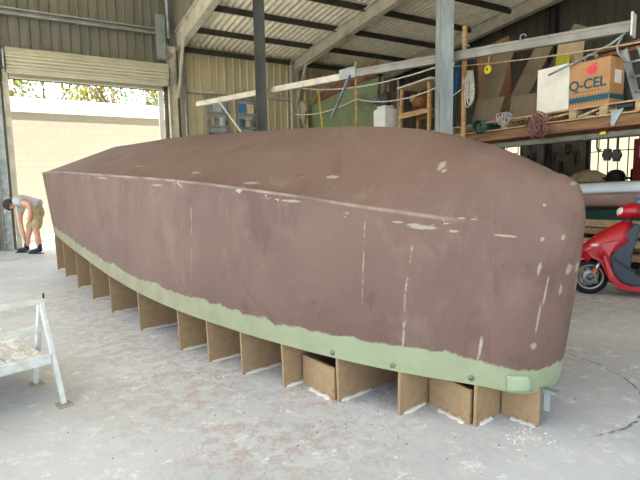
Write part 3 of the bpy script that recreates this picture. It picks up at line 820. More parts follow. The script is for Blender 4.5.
# green pipe, rope bundles and scrap on the deck
o = MB().lathe([(.075, 0), (.092, 0), (.092, .9), (.075, .9), (.075, 0)], K(7.92, 2.035, 5.90), BD*.95+TD*-.2, 24).build('green_pipe', M('dark_green_pipe', (46, 82, 72), .4, 0, .12, 5)); tag(o, 'dark green pipe end poking out of the pallet beside the timber post', 'pipe')
def bundle(name, c, r, n, m, label, cat, seed, drop=1.0, th=.006):
    rnd = random.Random(seed); b = MB()
    for q in range(n):
        a0 = rnd.random()*6.28; ax = Vector((rnd.gauss(0, 1), rnd.gauss(0, 1), rnd.gauss(0, .4))).normalized(); x = ax.orthogonal().normalized(); y = ax.cross(x)
        rr = r*rnd.uniform(.55, 1); off = Vector((rnd.gauss(0, 1), rnd.gauss(0, 1), rnd.gauss(0, 1)))*r*.2
        pts = []
        for i in range(15):
            a = a0+i/14*5.9; p = (x*math.cos(a)+y*math.sin(a))*rr*(1+.1*math.sin(3*a+q)); p.z *= drop; pts.append(Vector(c)+p+off)
        b.tube(pts, th, 6)
    return tag(b.build(name, m), label, cat)
bundle('rope_bundle', K(8.38, 2.07, 5.88), .085, 12, M('grey_twine', (170, 166, 156), .8, 0, .2, 30), 'tangled grey twine bundle hanging on the pallet edge right of the green pipe', 'rope', 5)
bundle('rope_bundle', K(8.87, 1.93, 5.88), .12, 16, pink_rope, 'faded pink rope bundle hanging below the white box', 'rope', 6, 1.25)
rnd = random.Random(9)
for i, (t_, z, L, a, ty, m_, lab) in enumerate(((9.10, 2.035, .34, .12, .0, pal_m, 'pale stick pushed into the pallet under the white box'), (9.30, 2.0, .30, -.2, .06, alu, 'grey metal strip inside the pallet below the carton'),
        (9.42, 2.02, .26, .3, .0, pal_m, 'short pale offcut inside the pallet below the carton'), (9.66, 2.01, .34, .08, .02, pal_m, 'long offcut inside the pallet near its right end'))):
    b = MB(); b.beam(K(t_-L/2, z-a*L/2, 6.03+ty), K(t_+L/2, z+a*L/2, 6.05+ty), .03, .022); o = b.build('offcut', m_); tag(o, lab, 'offcut')
b = MB(); b.box(K(9.80, 2.035, 6.1), (.18, .16, .07), RK, .02); o = b.build('dark_bag', black_m); tag(o, 'black bag stuffed inside the pallet at its right end', 'bag')
b = MB(); b.box((0, 0, 0), (.065, .012, .035), bev=.006); b.box((0, -.008, .0), (.03, .006, .014), bev=.002); o = b.build('yellow_tag', M('yellow_plastic', (214, 190, 50), .5, 0, .1, 10)); o.location = K(9.57, 1.775, 6.04); o.rotation_euler = (0, 0, RA); tag(o, 'small yellow tag hanging below the orange timber beam', 'tag')

# ropes, reel and cords
def rope(name, a, b, sag, r, m, label, n=16, cat='rope'):
    a, b = Vector(a), Vector(b); pts = []
    for i in range(n+1):
        u = i/n; p = a.lerp(b, u); p.z -= sag*4*u*(1-u); pts.append(p)
    q = MB(); q.tube(pts, r, 6); return tag(q.build(name, m), label, cat)
rope('rope', K(2.6, 3.50, 6.02), K(7.45, 3.0, 5.9), .16, .012, rope_m, 'upper white rope strung from the rack end to the blue grey column')
rope('rope', K(2.3, 2.95, 6.0), K(4.88, 2.88, 5.96), .10, .011, rope_m, 'lower white rope strung left of the thin timber post')
rope('rope', K(4.92, 2.88, 5.955), K(7.43, 2.74, 5.9), .15, .011, rope_m, 'lower white rope strung right of the thin timber post')
rope('rope', K(7.40, 2.93, 5.88), K(10.05, 2.63, 5.98), .03, .008, tan_rope, 'thin tan cord strung in front of the boards from column to corner pole')
rope('rope', K(7.42, 2.5, 5.9), K(7.60, 2.58, 5.92), .0, .008, rope_m, 'short white cord tied between the blue grey column and post')
def coil(name, p, w, h, n, r, m, label, seed):
    rnd = random.Random(seed); q = MB()
    for i in range(n):
        ww = w*rnd.uniform(.5, 1); hh = h*rnd.uniform(.75, 1); off = BD*rnd.uniform(-.03, .03)+TD*rnd.uniform(-.02, .02)
        pts = [Vector(p)+off+TD*(ww*math.sin(a)*(.35+.65*(1-math.cos(a))/2))+Vector((0, 0, -hh*(1-math.cos(a))/2)) for a in [2*PI*k/18 for k in range(18)]]
        q.tube(pts+[pts[0]], r, 6)
    q.tube([Vector(p)+TD*-.01*k+Vector((0, 0, -h*.12-.008*k)) + (BD*.035*math.cos(k*2)+TD*.035*math.sin(k*2)) for k in range(14)], r, 6)
    return tag(q.build(name, m), label, 'rope')
coil('blue_rope', S(5.93, 7.50, 3.04), .06, .44, 12, .012, blue_rope, 'blue rope hank hanging on the right face of the blue grey column', 1)
coil('white_rope', S(5.86, 7.82, 2.84), .075, .50, 6, .008, rope_m, 'tangled white rope hank hanging beside the timber post', 2)
coil('white_rope', S(5.76, 7.56, 3.1), .06, .18, 3, .009, rope_m, 'small white rope loop by the top of the blue rope hank', 3)
b = MB(); b.tube([S(5.84, 7.44, 2.62), S(5.84, 7.45, 2.3), S(5.85, 7.43, 2.02)], .008, 6); tag(b.build('cord', rope_m), 'thin white cord hanging down the column edge below blue rope', 'cord')
b = MB(); b.tube([S(6.0, 7.76, 3.12), S(5.97, 7.80, 2.95), S(5.90, 7.83, 2.87), S(5.87, 7.84, 2.82)], .008, 6); tag(b.build('cord', M('dark_cord', (90, 84, 74), .8, 0, .1, 20)), 'dark cord hanging from the beam down to the white rope hank', 'cord')
rl = thing('tape_reel', 'round yellow tape reel hanging in front of the dark boards', 'reel', S(5.93, 8.06, 2.81), RA)
b = MB(); b.lathe([(.014, -.012), (.052, -.012), (.058, -.004), (.058, .008), (.05, .014), (.014, .014)], (0, 0, 0), (0, -1, 0), 24); b.build('reel_body', M('yellow_reel', (232, 206, 44), .5, 0, .06, 8), rl)
b = MB(); b.lathe([(0, .018), (.013, .018), (.015, -.014)], (0, 0, 0), (0, -1, 0), 12); b.build('hub', black_m, rl)
b = MB(); b.tube([(0, 0, .055), (.005, .01, .13), (0, .03, .2)], .006, 6); b.build('hanging_cord', rope_m, rl)

# green sheet with battens at the far end of the rack
gp = thing('green_sheet', 'large dull green sheet leaning at the far end of the rack', 'sheet', K(2.95, -.05, 6.55), RA)
b = MB(); b.prism([(-.95, 1.2), (1.75, 1.2), (1.75, 3.42), (-1.15, 3.50)], -.012, .012, lambda u, v, w: (u, v+.10*(w-2.4), w)); b.build('panel', M('dull_green_sheet', (112, 122, 86), .65, 0, .12, 2, (96, 98, 70), .1), gp)
b = MB(); b.prism([(-.9, 3.30), (1.75, 3.50), (1.75, 3.78), (-.6, 3.52)], -.03, -.012, lambda u, v, w: (u, v-.02+.1*(w-2.4), w)); b.build('brown_cover', M('red_brown_cover', (112, 70, 48), .7, 0, .15, 4), gp)
for i, (t0, t1) in enumerate(((1.85, 2.35), (2.55, 3.05))):
    b = MB(); b.beam(K(t0, 3.50, 6.50), K(t1, 2.05, 6.35), .035, .02); o = b.build('yellow_batten', M('yellow_batten_paint', (206, 188, 84), .6, 0, .1, 8)); tag(o, ('left' if i == 0 else 'right') + ' yellow batten of two propped against the green sheet', 'batten', 'yellow battens')
b = MB(); b.box(K(3.0, 1.05, 6.6), (2.9, .5, .2), RK); tag(b.build('support_bench', wood_dark), 'timber bench under the green sheet behind the hull', 'bench')
sb_ = bpy.data.objects['support_bench']
for x in (1.7, 4.2):
    b = MB(); b.box(K(x, .45, 6.6), (.1, .45, 1.0), RK); b.build('trestle_leg', wood_dark, sb_)
# rag on the end
b = MB(); rr = random.Random(4); rows = []
for i in range(8):
    rows.append([K(1.75+.04*j+.05*math.sin(i*1.3+j)+.03*i, 3.35-.13*i, 6.40-.04*math.sin(j*1.7+i)) for j in range(7)])
b.grid(rows); o = b.build('hanging_rag', M('grey_rag', (150, 138, 116), .9, 0, .15, 8), solid=.01); tag(o, 'grey rag hanging over the left corner of the green sheet', 'rag')

# white drum with motor, and wooden stand on the left pallet
dr = thing('white_drum', 'cream white plastic drum with a pump on top, by the wooden stand', 'drum', K(5.57, ZP+.003, 6.14), RA)
b = MB(); b.box((0, 0, .26), (.34, .3, .52), bev=.03); b.box((0, 0, .545), (.24, .22, .06), bev=.02); b.build('drum_body', white_m, dr)
b = MB(); b.lathe([(0, .26), (.05, .25), (.085, .2), (.085, .05), (.06, .0), (.0, 0)], (0.02, 0, .575), n=16); b.build('pump_head', M('dark_pump', (72, 64, 56), .5, .3, .2, 10), dr)
b = MB(); b.tube([(-.07, -.03, .70), (-.2, -.06, .68), (-.27, -.07, .67)], .035, 10); b.build('pump_nozzle', M('blue_fitting', (52, 108, 142), .5, 0, .1, 8), dr)
sd_ = thing('wooden_stand', 'pale wooden stand frame holding a motor, left of the blue grey column', 'stand', K(6.33, ZP+.003, 6.16), RA)
for x, tilt in ((-.36, .04), (.36, -.0)):
    for y in (0, .4):
        b = MB(); b.beam((x, y, 0), (x+tilt, y, .80), .05, .05, (1, 0, 0), .004); b.build('leg', wood, sd_)
for y in (0, .4):
    b = MB(); b.beam((-.36, y-.03, .32), (.38, y-.03, .34), .02, .06); b.build('rail', wood, sd_)
b = MB(); b.box((.01, .2, .83), (.84, .5, .03), (0, -.03, 0), .004); b.build('top', M('pale_top', (208, 196, 164), .6, 0, .1, 6), sd_)
mo = thing('motor', 'old rusty brown motor sitting inside the wooden stand', 'motor', K(6.36, ZP+.41, 6.30), RA)
b = MB(); b.lathe([(0, -.15), (.07, -.15), (.11, -.12), (.12, 0), (.11, .12), (.06, .15), (0, .15)], (0, 0, .13), (1, .3, 0), 18); b.build('motor_body', M('rusty_motor', (132, 88, 52), .6, .3, .3, 12, (60, 48, 40), .3), mo)
b = MB(); b.ball((-.12, -.08, .2), .07, 12, 8); b.build('motor_cap', M('tan_motor_cap', (176, 136, 92), .6, 0, .2, 10), mo)
b = MB(); b.box((0, 0, .0), (.3, .2, .03)); b.build('foot_plate', M('dark_pump', (72, 64, 56)), mo)
b = MB(); b.box((0, .2, .375), (.72, .46, .02)); b.build('shelf', wood, sd_)

# ------------------------------------------------------------------ far right corner: second boat, bench and clutter
bt = thing('boat_hull', 'smaller boat with white gunwale and pinkish side lying behind the scooter', 'boat hull', S(8.4, 8.0, 0), RA)
def bx(t, y, z): return Vector((t-8.0, y, z))
def half(t): return .85*max(.03, 1-((t-7.5)/4.6)**2 if t > 7.5 else 1-((7.5-t)/4.0)**2.2*.9)
ts = [4.0+.35*i for i in range(24)]
def zt(t): return 1.245+.035*(t-9)
for nm, prof, m_ in (('hull_side', [(1.0, -.10), (.98, -.18), (.94, -.27), (.72, -.33)], M('pinkish_hull_side', (166, 132, 118), .6, 0, .1, 3)),
                     ('gunwale', [(.80, .03), (.97, .03), (1.05, .0), (1.06, -.07), (1.02, -.11)], M('white_gunwale', (242, 247, 245), .35, 0, .04, 3, (214, 220, 212), .06))):
    b = MB()
    for sg in (-1, 1):
        b.grid([[bx(t, sg*half(t)*f_, zt(t)+dz) for f_, dz in prof] for t in ts])
    b.build(nm, m_, bt, solid=.015)
b = MB(); b.grid([[bx(t, half(t)*(-1+2*j/6)*.8, zt(t)+.03+.02*(1-(j/3-1)**2)) for j in range(7)] for t in ts]); b.build('deck', M('pale_deck', (206, 216, 210), .5, 0, .06, 3), bt, solid=.02)
b = MB(); b.grid([[bx(t, half(t)*.72*(-1+2*j/6), zt(t)-.33-.03*(1-(j/3-1)**2)) for j in range(7)] for t in ts]); b.build('hull_bottom', M('pinkish_hull_side', (166, 132, 118)), bt, solid=.02)
cr = thing('boat_cradle', 'dark green covered cradle under the smaller boat', 'cradle', S(8.3, 8.3, 0), RA)
b = MB(); b.box((0, 0, .72), (3.6, 1.0, .32), bev=.02); b.build('green_cover', M('dark_green_tarp', (24, 62, 52), .6, 0, .15, 4), cr)
for x in (-1.6, -.5, .6, 1.7):
    for y in (-.38, .38):
        b = MB(); b.box((x, y, .225), (.09, .09, .45)); b.box((x, y, .5), (.07, .07, .14)); b.build('leg', wood_dark, cr)
for i, (s_, z, L, w, h, m_, lab) in enumerate(((7.62, .70, 2.6, .16, .10, 'a', 'top timber of the pale stack under the smaller boat'), (7.60, .585, 2.6, .2, .09, 'b', 'second timber of the pale stack under the smaller boat'),
        (7.62, .43, 2.4, .16, .10, 'a', 'third timber of the pale stack, above a dark gap'), (7.60, .25, 2.6, .2, .09, 'b', 'lowest timber of the pale stack behind the scooter wheel'))):
    b = MB(); b.box(S(s_, 8.9, z), (L, w, h), RK @ Euler((0, (-.015, .01, -.02, 0)[i], 0)).to_matrix(), .004)
    o = b.build('timber_length', M('pale_timber_'+m_, (176, 152, 112) if m_ == 'a' else (150, 124, 88), .75, 0, .15, 4, None, 0, (.4, 4, 4))); tag(o, lab, 'timber', 'timbers stacked behind the scooter')
b = MB()
for x in (7.9, 9.8):
    b.box(S(7.62, x, .10), (.08, .22, .2), RK); b.box(S(7.62, x, .335), (.06, .2, .08), RK); b.box(S(7.62, x, .50), (.06, .2, .07), RK)
tag(b.build('timber_spacer', wood_dark), 'dark spacer blocks between the stacked timbers', 'spacer')

bench = thing('workbench', 'cluttered dark workbench along the far right wall', 'workbench', S(10.0, 6.2, 0), RA)
b = MB(); b.box((0, 0, 1.27), (5.2, .9, .05), bev=.004); b.build('worktop', wood_dark, bench)
for x in (-2.5, 0, 2.5):
    for y in (-.38, .38):
        b = MB(); b.box((x, y, .622), (.08, .08, 1.244)); b.build('leg', purlin_m, bench)
b = MB(); b.box((0, .3, .75), (5.0, .02, .9)); b.build('back_panel', purlin_m, bench)
rows = []; rr = random.Random(8); b = MB()
for i in range(10):
    rows.append([(-.42+.84*i/9, -.28+.56*j/7, max(0., (.20*math.sin(PI*i/9)**.7*math.sin(PI*j/7)**.6)*(.75+.5*rr.random()))) for j in range(8)])
b.grid(rows); o = b.build('canvas_heap', M('cream_canvas', (186, 172, 142), .9, 0, .15, 8)); o.location = S(9.85, 7.15, 1.296); o.rotation_euler = (0, 0, RA); tag(o, 'heap of cream canvas on the workbench left of the black dome', 'cloth')
dm = thing('polisher', 'black domed machine on the workbench in front of the lit sheeting', 'machine', S(9.75, 7.72, 1.297), RA)
b = MB(); b.lathe([(0, .21), (.06, .205), (.12, .17), (.155, .1), (.16, .04), (.15, 0)], (0, 0, 0), n=20); b.build('dome', black_m, dm)
b = MB(); b.box((.02, 0, .05), (.5, .08, .04), bev=.01); b.build('handle', black_m, dm)
b = MB(); b.box((0, 0, .12), (.46, .26, .22), bev=.02); o = b.build('toolbox', M('dark_green_box', (40, 46, 42), .5, 0, .1, 6)); o.location = S(10.15, 8.05, 1.287); o.rotation_euler = (0, 0, RA); tag(o, 'dark toolbox on the workbench right of the black dome', 'toolbox')
b2 = MB(); b2.tube([(-.12, 0, .23), (-.12, 0, .29), (.12, 0, .29), (.12, 0, .23)], .012, 6); h_ = b2.build('handle', black_m, o)
# red cabinet at the frame edge
rc = thing('red_cabinet', 'dark red metal cabinet standing on the workbench right of the toolbox', 'cabinet', S(9.72, 8.30, 1.2965), RA)
b = MB(); b.box((0, 0, .36), (.42, .30, .72), bev=.01); b.build('cabinet_body', M('dark_red_enamel', (128, 28, 36), .45, 0, .12, 4), rc)
b = MB(); b.box((-.03, -.156, .5), (.16, .012, .2), bev=.004); b.build('notice', M('pale_notice', (196, 184, 186), .6, 0, .1, 8), rc)
# tool board on the wall between the two sheeted openings and what hangs there
tbd = MB(); tbd.box(S(10.86, 5.7, 1.85), (1.5, .03, .95), RK, .004); o = tbd.build('tool_board', M('grey_tool_board', (92, 84, 70), .8, 0, .15, 5)); tag(o, 'pale tool board on the right wall between the lit openings', 'tool board')
labs = ['dark clamp', 'rusty saw', 'black hose loop', 'dark hammer', 'dark red tin', 'long dark spanner', 'black pouch', 'coiled dark cable']
for i in range(8):
    rnd = random.Random(20+i); t_ = 5.08+.17*i; z = 2.02-.22*(i % 3)
    b = MB(); p = S(10.80, t_, z)
    if i % 4 in (0, 3):
        b.beam(p+Vector((0, 0, .14)), p+Vector((0, 0, -.13)), .035, .03, TD, .004); b.box(p+Vector((0, 0, .14)), (.16, .03, .06), RK, .008)
    elif i % 4 == 1:
        b.prism([(-.05, .12), (.05, .12), (.02, -.16), (-.03, -.16)], -.008, .008, lambda u, v, w: p+TD*u+BD*v+Vector((0, 0, w))); b.box(p+Vector((0, 0, .15)), (.1, .03, .07), RK, .01)
    else:
        for q in range(3): b.tube([p+BD*(-.01*q)+TD*(.07*math.sin(a))+Vector((0, 0, .1*math.cos(a)-.01*q)) for a in [k*.5 for k in range(14)]], .012, 6)
    o = b.build(['clamp', 'saw', 'hose_loop', 'hammer', 'clamp', 'spanner', 'cable_coil', 'hammer'][i], M('tool_dark_%d' % (i % 3), [(40, 36, 34), (70, 48, 40), (58, 30, 30)][i % 3], .5, .2, .2, 10))
    tag(o, ['dark clamp first from the left on the tool board', 'brown saw second from the left on the tool board', 'dark red hose loop third from the left on the tool board', 'dark hammer fourth from the left on the tool board',
            'brown clamp fifth from the left on the tool board', 'dark red spanner sixth from the left on the tool board', 'dark cable coil seventh from the left on the tool board', 'brown hammer last on the right of the tool board'][i], 'tool', 'tools on the tool board')
# things hanging from the lower rack rail
HT = [(8.05, .30, 'dark strap'), (8.55, .16, 'dark strap'), (8.75, .24, 'brown strap'), (9.1, .12, 'dark hook'), (9.32, .22, 'dark hook'), (9.5, .14, 'dark hook'), (9.62, .26, 'black pulley'), (9.72, .28, 'black pulley')]
for i, (t_, L, nm) in enumerate(HT):
    b = MB(); p = K(t_, 1.72, 6.06)
    if 'strap' in nm:
        for q in range(3): b.beam(p+TD*.03*q, p+TD*(.03*q+.02)+Vector((0, 0, -L*(1-.12*q))), .02, .005, BD)
    elif 'hook' in nm:
        b.tube([p, p+Vector((0, 0, -L*.7)), p+Vector((0, 0, -L))+TD*.02, p+Vector((0, 0, -L*.85))+TD*.05], .01, 6)
    else:
        b.tube([p, p+Vector((0, 0, -L*.5))], .008, 6); b.lathe([(0, -.02), (.05, -.02), (.05, .02), (0, .02)], p+Vector((0, 0, -L*.7)), BD, 14); b.box(p+Vector((0, 0, -L*.7)), (.06, .06, .13), RK, .008)
    o = b.build(nm.split()[1], M('hanging_dark', (44, 40, 36), .7, 0, .2, 12)); tag(o, ['longest dark strap hanging under the rack near the hull top edge', 'short dark strap hanging under the rack left of the pink rope', 'brown strap hanging under the rack behind the pink rope', 'small dark hook hanging first from left before the lit sheeting',
        'long dark hook hanging before the left half of the lit sheeting', 'dark hook hanging next to the yellow tag', 'left black pulley of two hanging before the lit sheeting', 'right black pulley of two hanging before the lit sheeting'][i], nm.split()[1], 'things hanging under the rack')

# tins on the window ledges
rnd = random.Random(5)
for i, (s_, z, c_, lab) in enumerate(((4.72, 2.945, (196, 170, 130), 'tan tin on the lower ledge of the left window'), (4.98, 2.945, (214, 212, 206), 'white tin on the lower ledge of the left window'), (4.85, 3.305, (176, 184, 186), 'grey box on the upper ledge of the left window'),
        (5.52, 2.945, (88, 120, 150), 'blue tin on the lower ledge of the right window'), (5.72, 2.945, (220, 200, 160), 'cream tin on the lower ledge of the right window'), (5.56, 3.305, (72, 130, 176), 'blue box on the upper ledge of the right window'), (5.78, 3.305, (226, 200, 150), 'cream box on the upper ledge of the right window'))):
    r = thing('paint_tin' if 'tin' in lab else 'small_box', lab, 'tin' if 'tin' in lab else 'box', S(s_, .02, z), RB, 'tins and boxes on the window ledges')
    b = MB()
    if 'tin' in lab: b.lathe([(0, 0), (.08, 0), (.08, .19), (.084, .19), (.084, .205), (.07, .205), (.068, .195), (0, .195)], n=18)
    else: b.box((0, 0, .12), (.2, .1, .24), bev=.006)
    b.build('tin_body' if 'tin' in lab else 'box_body', M('tin_%d' % i, c_, .5, 0, .1, 8), r)

# ------------------------------------------------------------------ red scooter
sc = thing('motor_scooter', 'red motor scooter with grey leg shield parked right of the hull bow', 'scooter', (3.11, 5.49, 0), math.radians(-15))
red = M('red_scooter_paint', (178, 22, 34), .25, 0, .06, 3, spec=.6)
greyp = M('blue_grey_plastic', (56, 66, 78), .4, 0, .1, 4)
dkp = M('dark_grey_plastic', (38, 42, 48), .5, 0, .1, 5)
def sv(u, v, w): return (u, v, w)
wh = MB(); prof = [(.115, -.04), (.15, -.048), (.185, -.042), (.205, -.02), (.208, 0), (.205, .02), (.185, .042), (.15, .048), (.115, .04), (.115, -.04)]
wh.lathe(prof, (0, 0, .208), (0, 1, 0), 32); w_ = wh.build('front_wheel', rubber, sc)
rim = MB(); rim.lathe([(.148, -.046), (.128, -.05), (.118, -.03), (.118, .03), (.128, .05), (.148, .046)], (0, 0, .208), (0, 1, 0), 32); rim.lathe([(0, -.045), (.035, -.045), (.035, .045), (0, .045)], (0, 0, .208), (0, 1, 0), 16)
for k_ in range(5):
    a = 2*PI*k_/5+.3; rim.beam((.03*math.cos(a), 0, .208+.03*math.sin(a)), (.122*math.cos(a+.25), 0, .208+.122*math.sin(a+.25)), .05, .034, (0, 1, 0), .008)
rim.build('rim', M('grey_alloy_rim', (134, 132, 128), .4, .5, .1, 6), w_)
dsc = MB(); dsc.lathe([(.045, -.058), (.085, -.058), (.085, -.053), (.045, -.053)], (0, 0, .208), (0, 1, 0), 24); dsc.build('brake_disc', steel, w_)
fk = MB()
for y in (-.075, .075): fk.tube([(0, y, .208), (.05, y, .31), (.12, y, .46)], [.017, .018, .02], 10)
fk.build('fork', M('silver_fork', (196, 198, 200), .3, .7, .08, 6), sc)
rf_ = MB(); rf_.box((.035, -.098, .29), (.03, .012, .075), (0, .5, 0), .004); rf_.build('reflector', M('orange_reflector', (206, 96, 40), .3, 0, .05, 8), sc)
fe = MB(); rows = []
for i in range(15):
    a = math.radians(162-112*i/14); r_ = .262+.014*math.sin(PI*i/14)
    rows.append([(r_*math.cos(a)*(1-.0), y, .208+r_*math.sin(a)-.05*abs(y/.08)**2.2) for y in (-.085, -.07, -.04, 0, .04, .07, .085)])
fe.grid(rows); fe.build('front_fender', red, sc, solid=.008)
# apron: lofted cross-sections from nose up to the headset
ap = MB(); rows = []
sec_ = [(-.10, .42, .07, .05), (-.12, .50, .11, .10), (-.06, .58, .155, .14), (.04, .67, .175, .15), (.16, .755, .165, .13), (.28, .825, .12, .10), (.38, .865, .06, .06)]
for u, w, hw, dp in sec_:
    row = []
    for j in range(13):
        q = -1+2*j/12; row.append((u+dp*1.0*abs(q)**2.2*1.1, hw*math.sin(q*PI/2), w-.14*abs(q)**2.2*(1 if w > .5 else .4)))
    rows.append(row)
ap.grid(rows); ap.build('apron', red, sc, solid=.014)
ss = MB()
for sg in (-1, 1):
    ss.prism([(-.07, .50), (.06, .60), (.17, .64), (.26, .66), (.20, .58), (.155, .47), (.17, .37), (.21, .26), (.28, .175), (.40, .13), (1.15, .13), (1.15, .085), (.38, .075), (.26, .11), (.16, .20), (.11, .31), (.075, .40), (-.02, .44)], sg*.165-.018, sg*.165+.018, lambda u, v, w: (u, v*(1 if u > .1 else .82), w))
ss.build('side_fairing', red, sc, bevel=.008)
lg = MB(); lg.prism([(.16, .45), (.27, .66), (.40, .83), (.46, .82), (.43, .66), (.39, .48), (.38, .34), (.44, .27), (1.0, .27), (1.0, .14), (.40, .13), (.28, .18), (.2, .28)], -.15, .15); lg.build('leg_shield', greyp, sc, bevel=.02)
fb = MB(); fb.box((.72, 0, .268), (.56, .33, .03), bev=.01); fb.build('floor_mat', dkp, sc)
for sg in (-1, 1): gv = MB(); gv.beam((.2, sg*.155, .44), (.41, sg*.155, .30), .012, .03, (0, 0, 1)); gv.build('trim_strip', dkp, sc)
hs = MB(); rows = []
for u, w, hw, hh in ((.27, .945, .045, .045), (.30, .955, .085, .075), (.38, .965, .11, .09), (.47, .96, .10, .08), (.54, .95, .05, .05)):
    rows.append([(u+.02*math.sin(a), hw*math.cos(a), w+hh*math.sin(a)) for a in [2*PI*k_/14 for k_ in range(14)]])
hs.grid(rows, True, True); hs.build('headset', red, sc)
hl = MB(); hl.ball((.305, 0, .945), .07, 14, 10, (.75, 1.05, .85)); hl.build('headlight', M('clear_headlight', (232, 230, 220), .1, 0, .05, 4), sc)
nk = MB(); nk.tube([(.34, 0, .80), (.38, 0, .90)], .045, 12); nk.build('steering_neck', dkp, sc)
bars = MB()
for sg in (-1, 1): bars.tube([(.44, sg*.09, .97), (.48, sg*.22, 1.0), (.54, sg*.34, .98)], .014, 8)
bars.build('handlebar', M('silver_fork', (196, 198, 200)), sc)
for sg in (-1, 1):
    gr = MB(); gr.tube([(.50, sg*.25, .998), (.545, sg*.35, .98)], .019, 10); gr.build('grip', black_m, sc)
    mr = MB(); mr.tube([(.49, sg*.2, 1.0), (.52, sg*.25, 1.03)], .007, 6); mr.ball((.545, sg*.27, 1.045), .062, 14, 8, (.5, 1.2, .95)); mr.build('mirror', M('blue_grey_mirror', (126, 150, 172), .15, .4, .1, 3), sc)
    ts_ = MB(); ts_.ball((.02, sg*.135, .585), .05, 12, 8, (1.1, .35, .42)); ts_.build('turn_signal', M('clear_lens', (226, 190, 190), .15, 0, .05, 4), sc)
rb = MB(); rows = []
for u, w0, w1, hw in ((.98, .2, .62, .12), (1.05, .25, .72, .17), (1.25, .34, .76, .18), (1.5, .46, .78, .15), (1.68, .6, .80, .07)):
    rows.append([(u, hw*math.copysign(abs(math.cos(a))**.6, math.cos(a)), (w0+w1)/2+(w1-w0)/2*math.copysign(abs(math.sin(a))**.6, math.sin(a))) for a in [2*PI*k_/18 for k_ in range(18)]])
rb.grid(rows, True, True); rb.f.append(tuple(len(rb.v)-18+k_ for k_ in range(18))); rb.f.append(tuple(range(18))); rb.sm += [False]*2; rb.build('rear_body', red, sc)
st_ = MB(); rows = []
for u, w, hw in ((.98, .70, .09), (1.05, .79, .13), (1.3, .80, .14), (1.45, .84, .13), (1.62, .85, .09)):
    rows.append([(u, hw*math.cos(a), w+.045*math.sin(a)) for a in [2*PI*k_/14 for k_ in range(14)]])
st_.grid(rows, True, True); st_.build('seat', black_m, sc)
rw = MB(); rw.lathe(prof, (1.28, 0, .208), (0, 1, 0), 28); rw.lathe([(0, -.04), (.118, -.035), (.118, .035), (0, .04)], (1.28, 0, .208), (0, 1, 0), 24); rw.build('rear_wheel', rubber, sc)
en = MB(); en.box((1.12, .1, .25), (.5, .12, .16), (0, -.1, 0), .03); en.build('engine', dkp, sc)
ks = MB(); ks.tube([(.95, -.1, .2), (1.0, -.2, .01)], .012, 8); ks.build('kickstand', dkp, sc)

# ------------------------------------------------------------------ low aluminium work platform at front left
wp = thing('work_platform', 'paint-spattered aluminium work platform with A-frame legs, on the floor at lower left', 'work platform', (-1.76, 2.995, 0), math.atan2(-.74, -.67))
# local x runs along the rail towards the camera side, local y = across the A-frame towards the viewer's right
spat = M('spattered_aluminium', (206, 210, 202), .5, .05, .1, 16, (232, 232, 224), .18)
def lp(x, y, z): return Vector((x, y, z))
for x in (.02, 1.22):
    for y1, tg in ((.27, 'leg'), (-.22, 'leg')):
        b = MB(); b.beam((x, 0.015 if y1 > 0 else -.015, .60), (x, y1, 0.012), .025, .04, (0, 1, 0), .004); l_ = b.build('leg', spat, wp)
        b = MB(); b.box((x, y1, .007), (.075, .085, .014), bev=.003); b.build('foot_pad', M('worn_foot_pad', (168, 158, 138), .7, 0, .15, 8), l_)
b = MB(); b.beam((-.01, 0, .607), (1.25, 0, .607), .045, .032, bev=.004); b.build('top_rail', M('yellowed_rail', (208, 210, 194), .5, .05, .1, 12, (226, 224, 214), .15), wp)
b = MB(); b.tube([(.0, 0, .62), (.0, 0, .655)], .006, 6); b.build('rail_pin', black_m, wp)
b = MB(); b.beam((.0, -.08, .41), (1.25, -.08, .41), .028, .045, bev=.004); b.build('mid_rail', M('yellowed_rail', (206, 204, 178)), wp)
b = MB(); b.beam((.035, .155, .275), (1.25, .155, .275), .03, .06, bev=.004); b.build('front_edge', spat, wp)
b = MB(); b.beam((.035, -.9, .275), (1.25, -.9, .275), .03, .06, bev=.004); b.build('rear_edge', spat, wp)
plk = M('spattered_deck_plank', (190, 184, 174), .7, 0, .1, 18, (222, 220, 212), .4, (3, 1, 1))
for i in range(6):
    b = MB(); b.box((.06+.1+.2*i, -.37, .292), (.19, 1.02, .022), bev=.003); b.build('deck_plank', plk, wp)
for x in (.02, 1.22):
    b = MB(); b.beam((x+.035, -.9, .262), (x+.035, .14, .262), .03, .036, bev=.003); b.build('deck_bearer', spat, wp)
    b = MB(); b.beam((x, -.88, .26), (x, -.95, .0), .03, .05, (0, 1, 0), .003); b.build('leg', spat, wp)
o = MB().box((0, 0, .02), (.10, .075, .04), bev=.004).build('timber_block', M('brown_block', (140, 88, 52), .7, 0, .15, 10)); o.location = wp.location + Matrix.Rotation(wp.rotation_euler.z, 3, 'Z') @ Vector((.36, -.20, .304)); o.rotation_euler = (0, 0, .5); tag(o, 'small red brown timber block lying on the work platform', 'block')

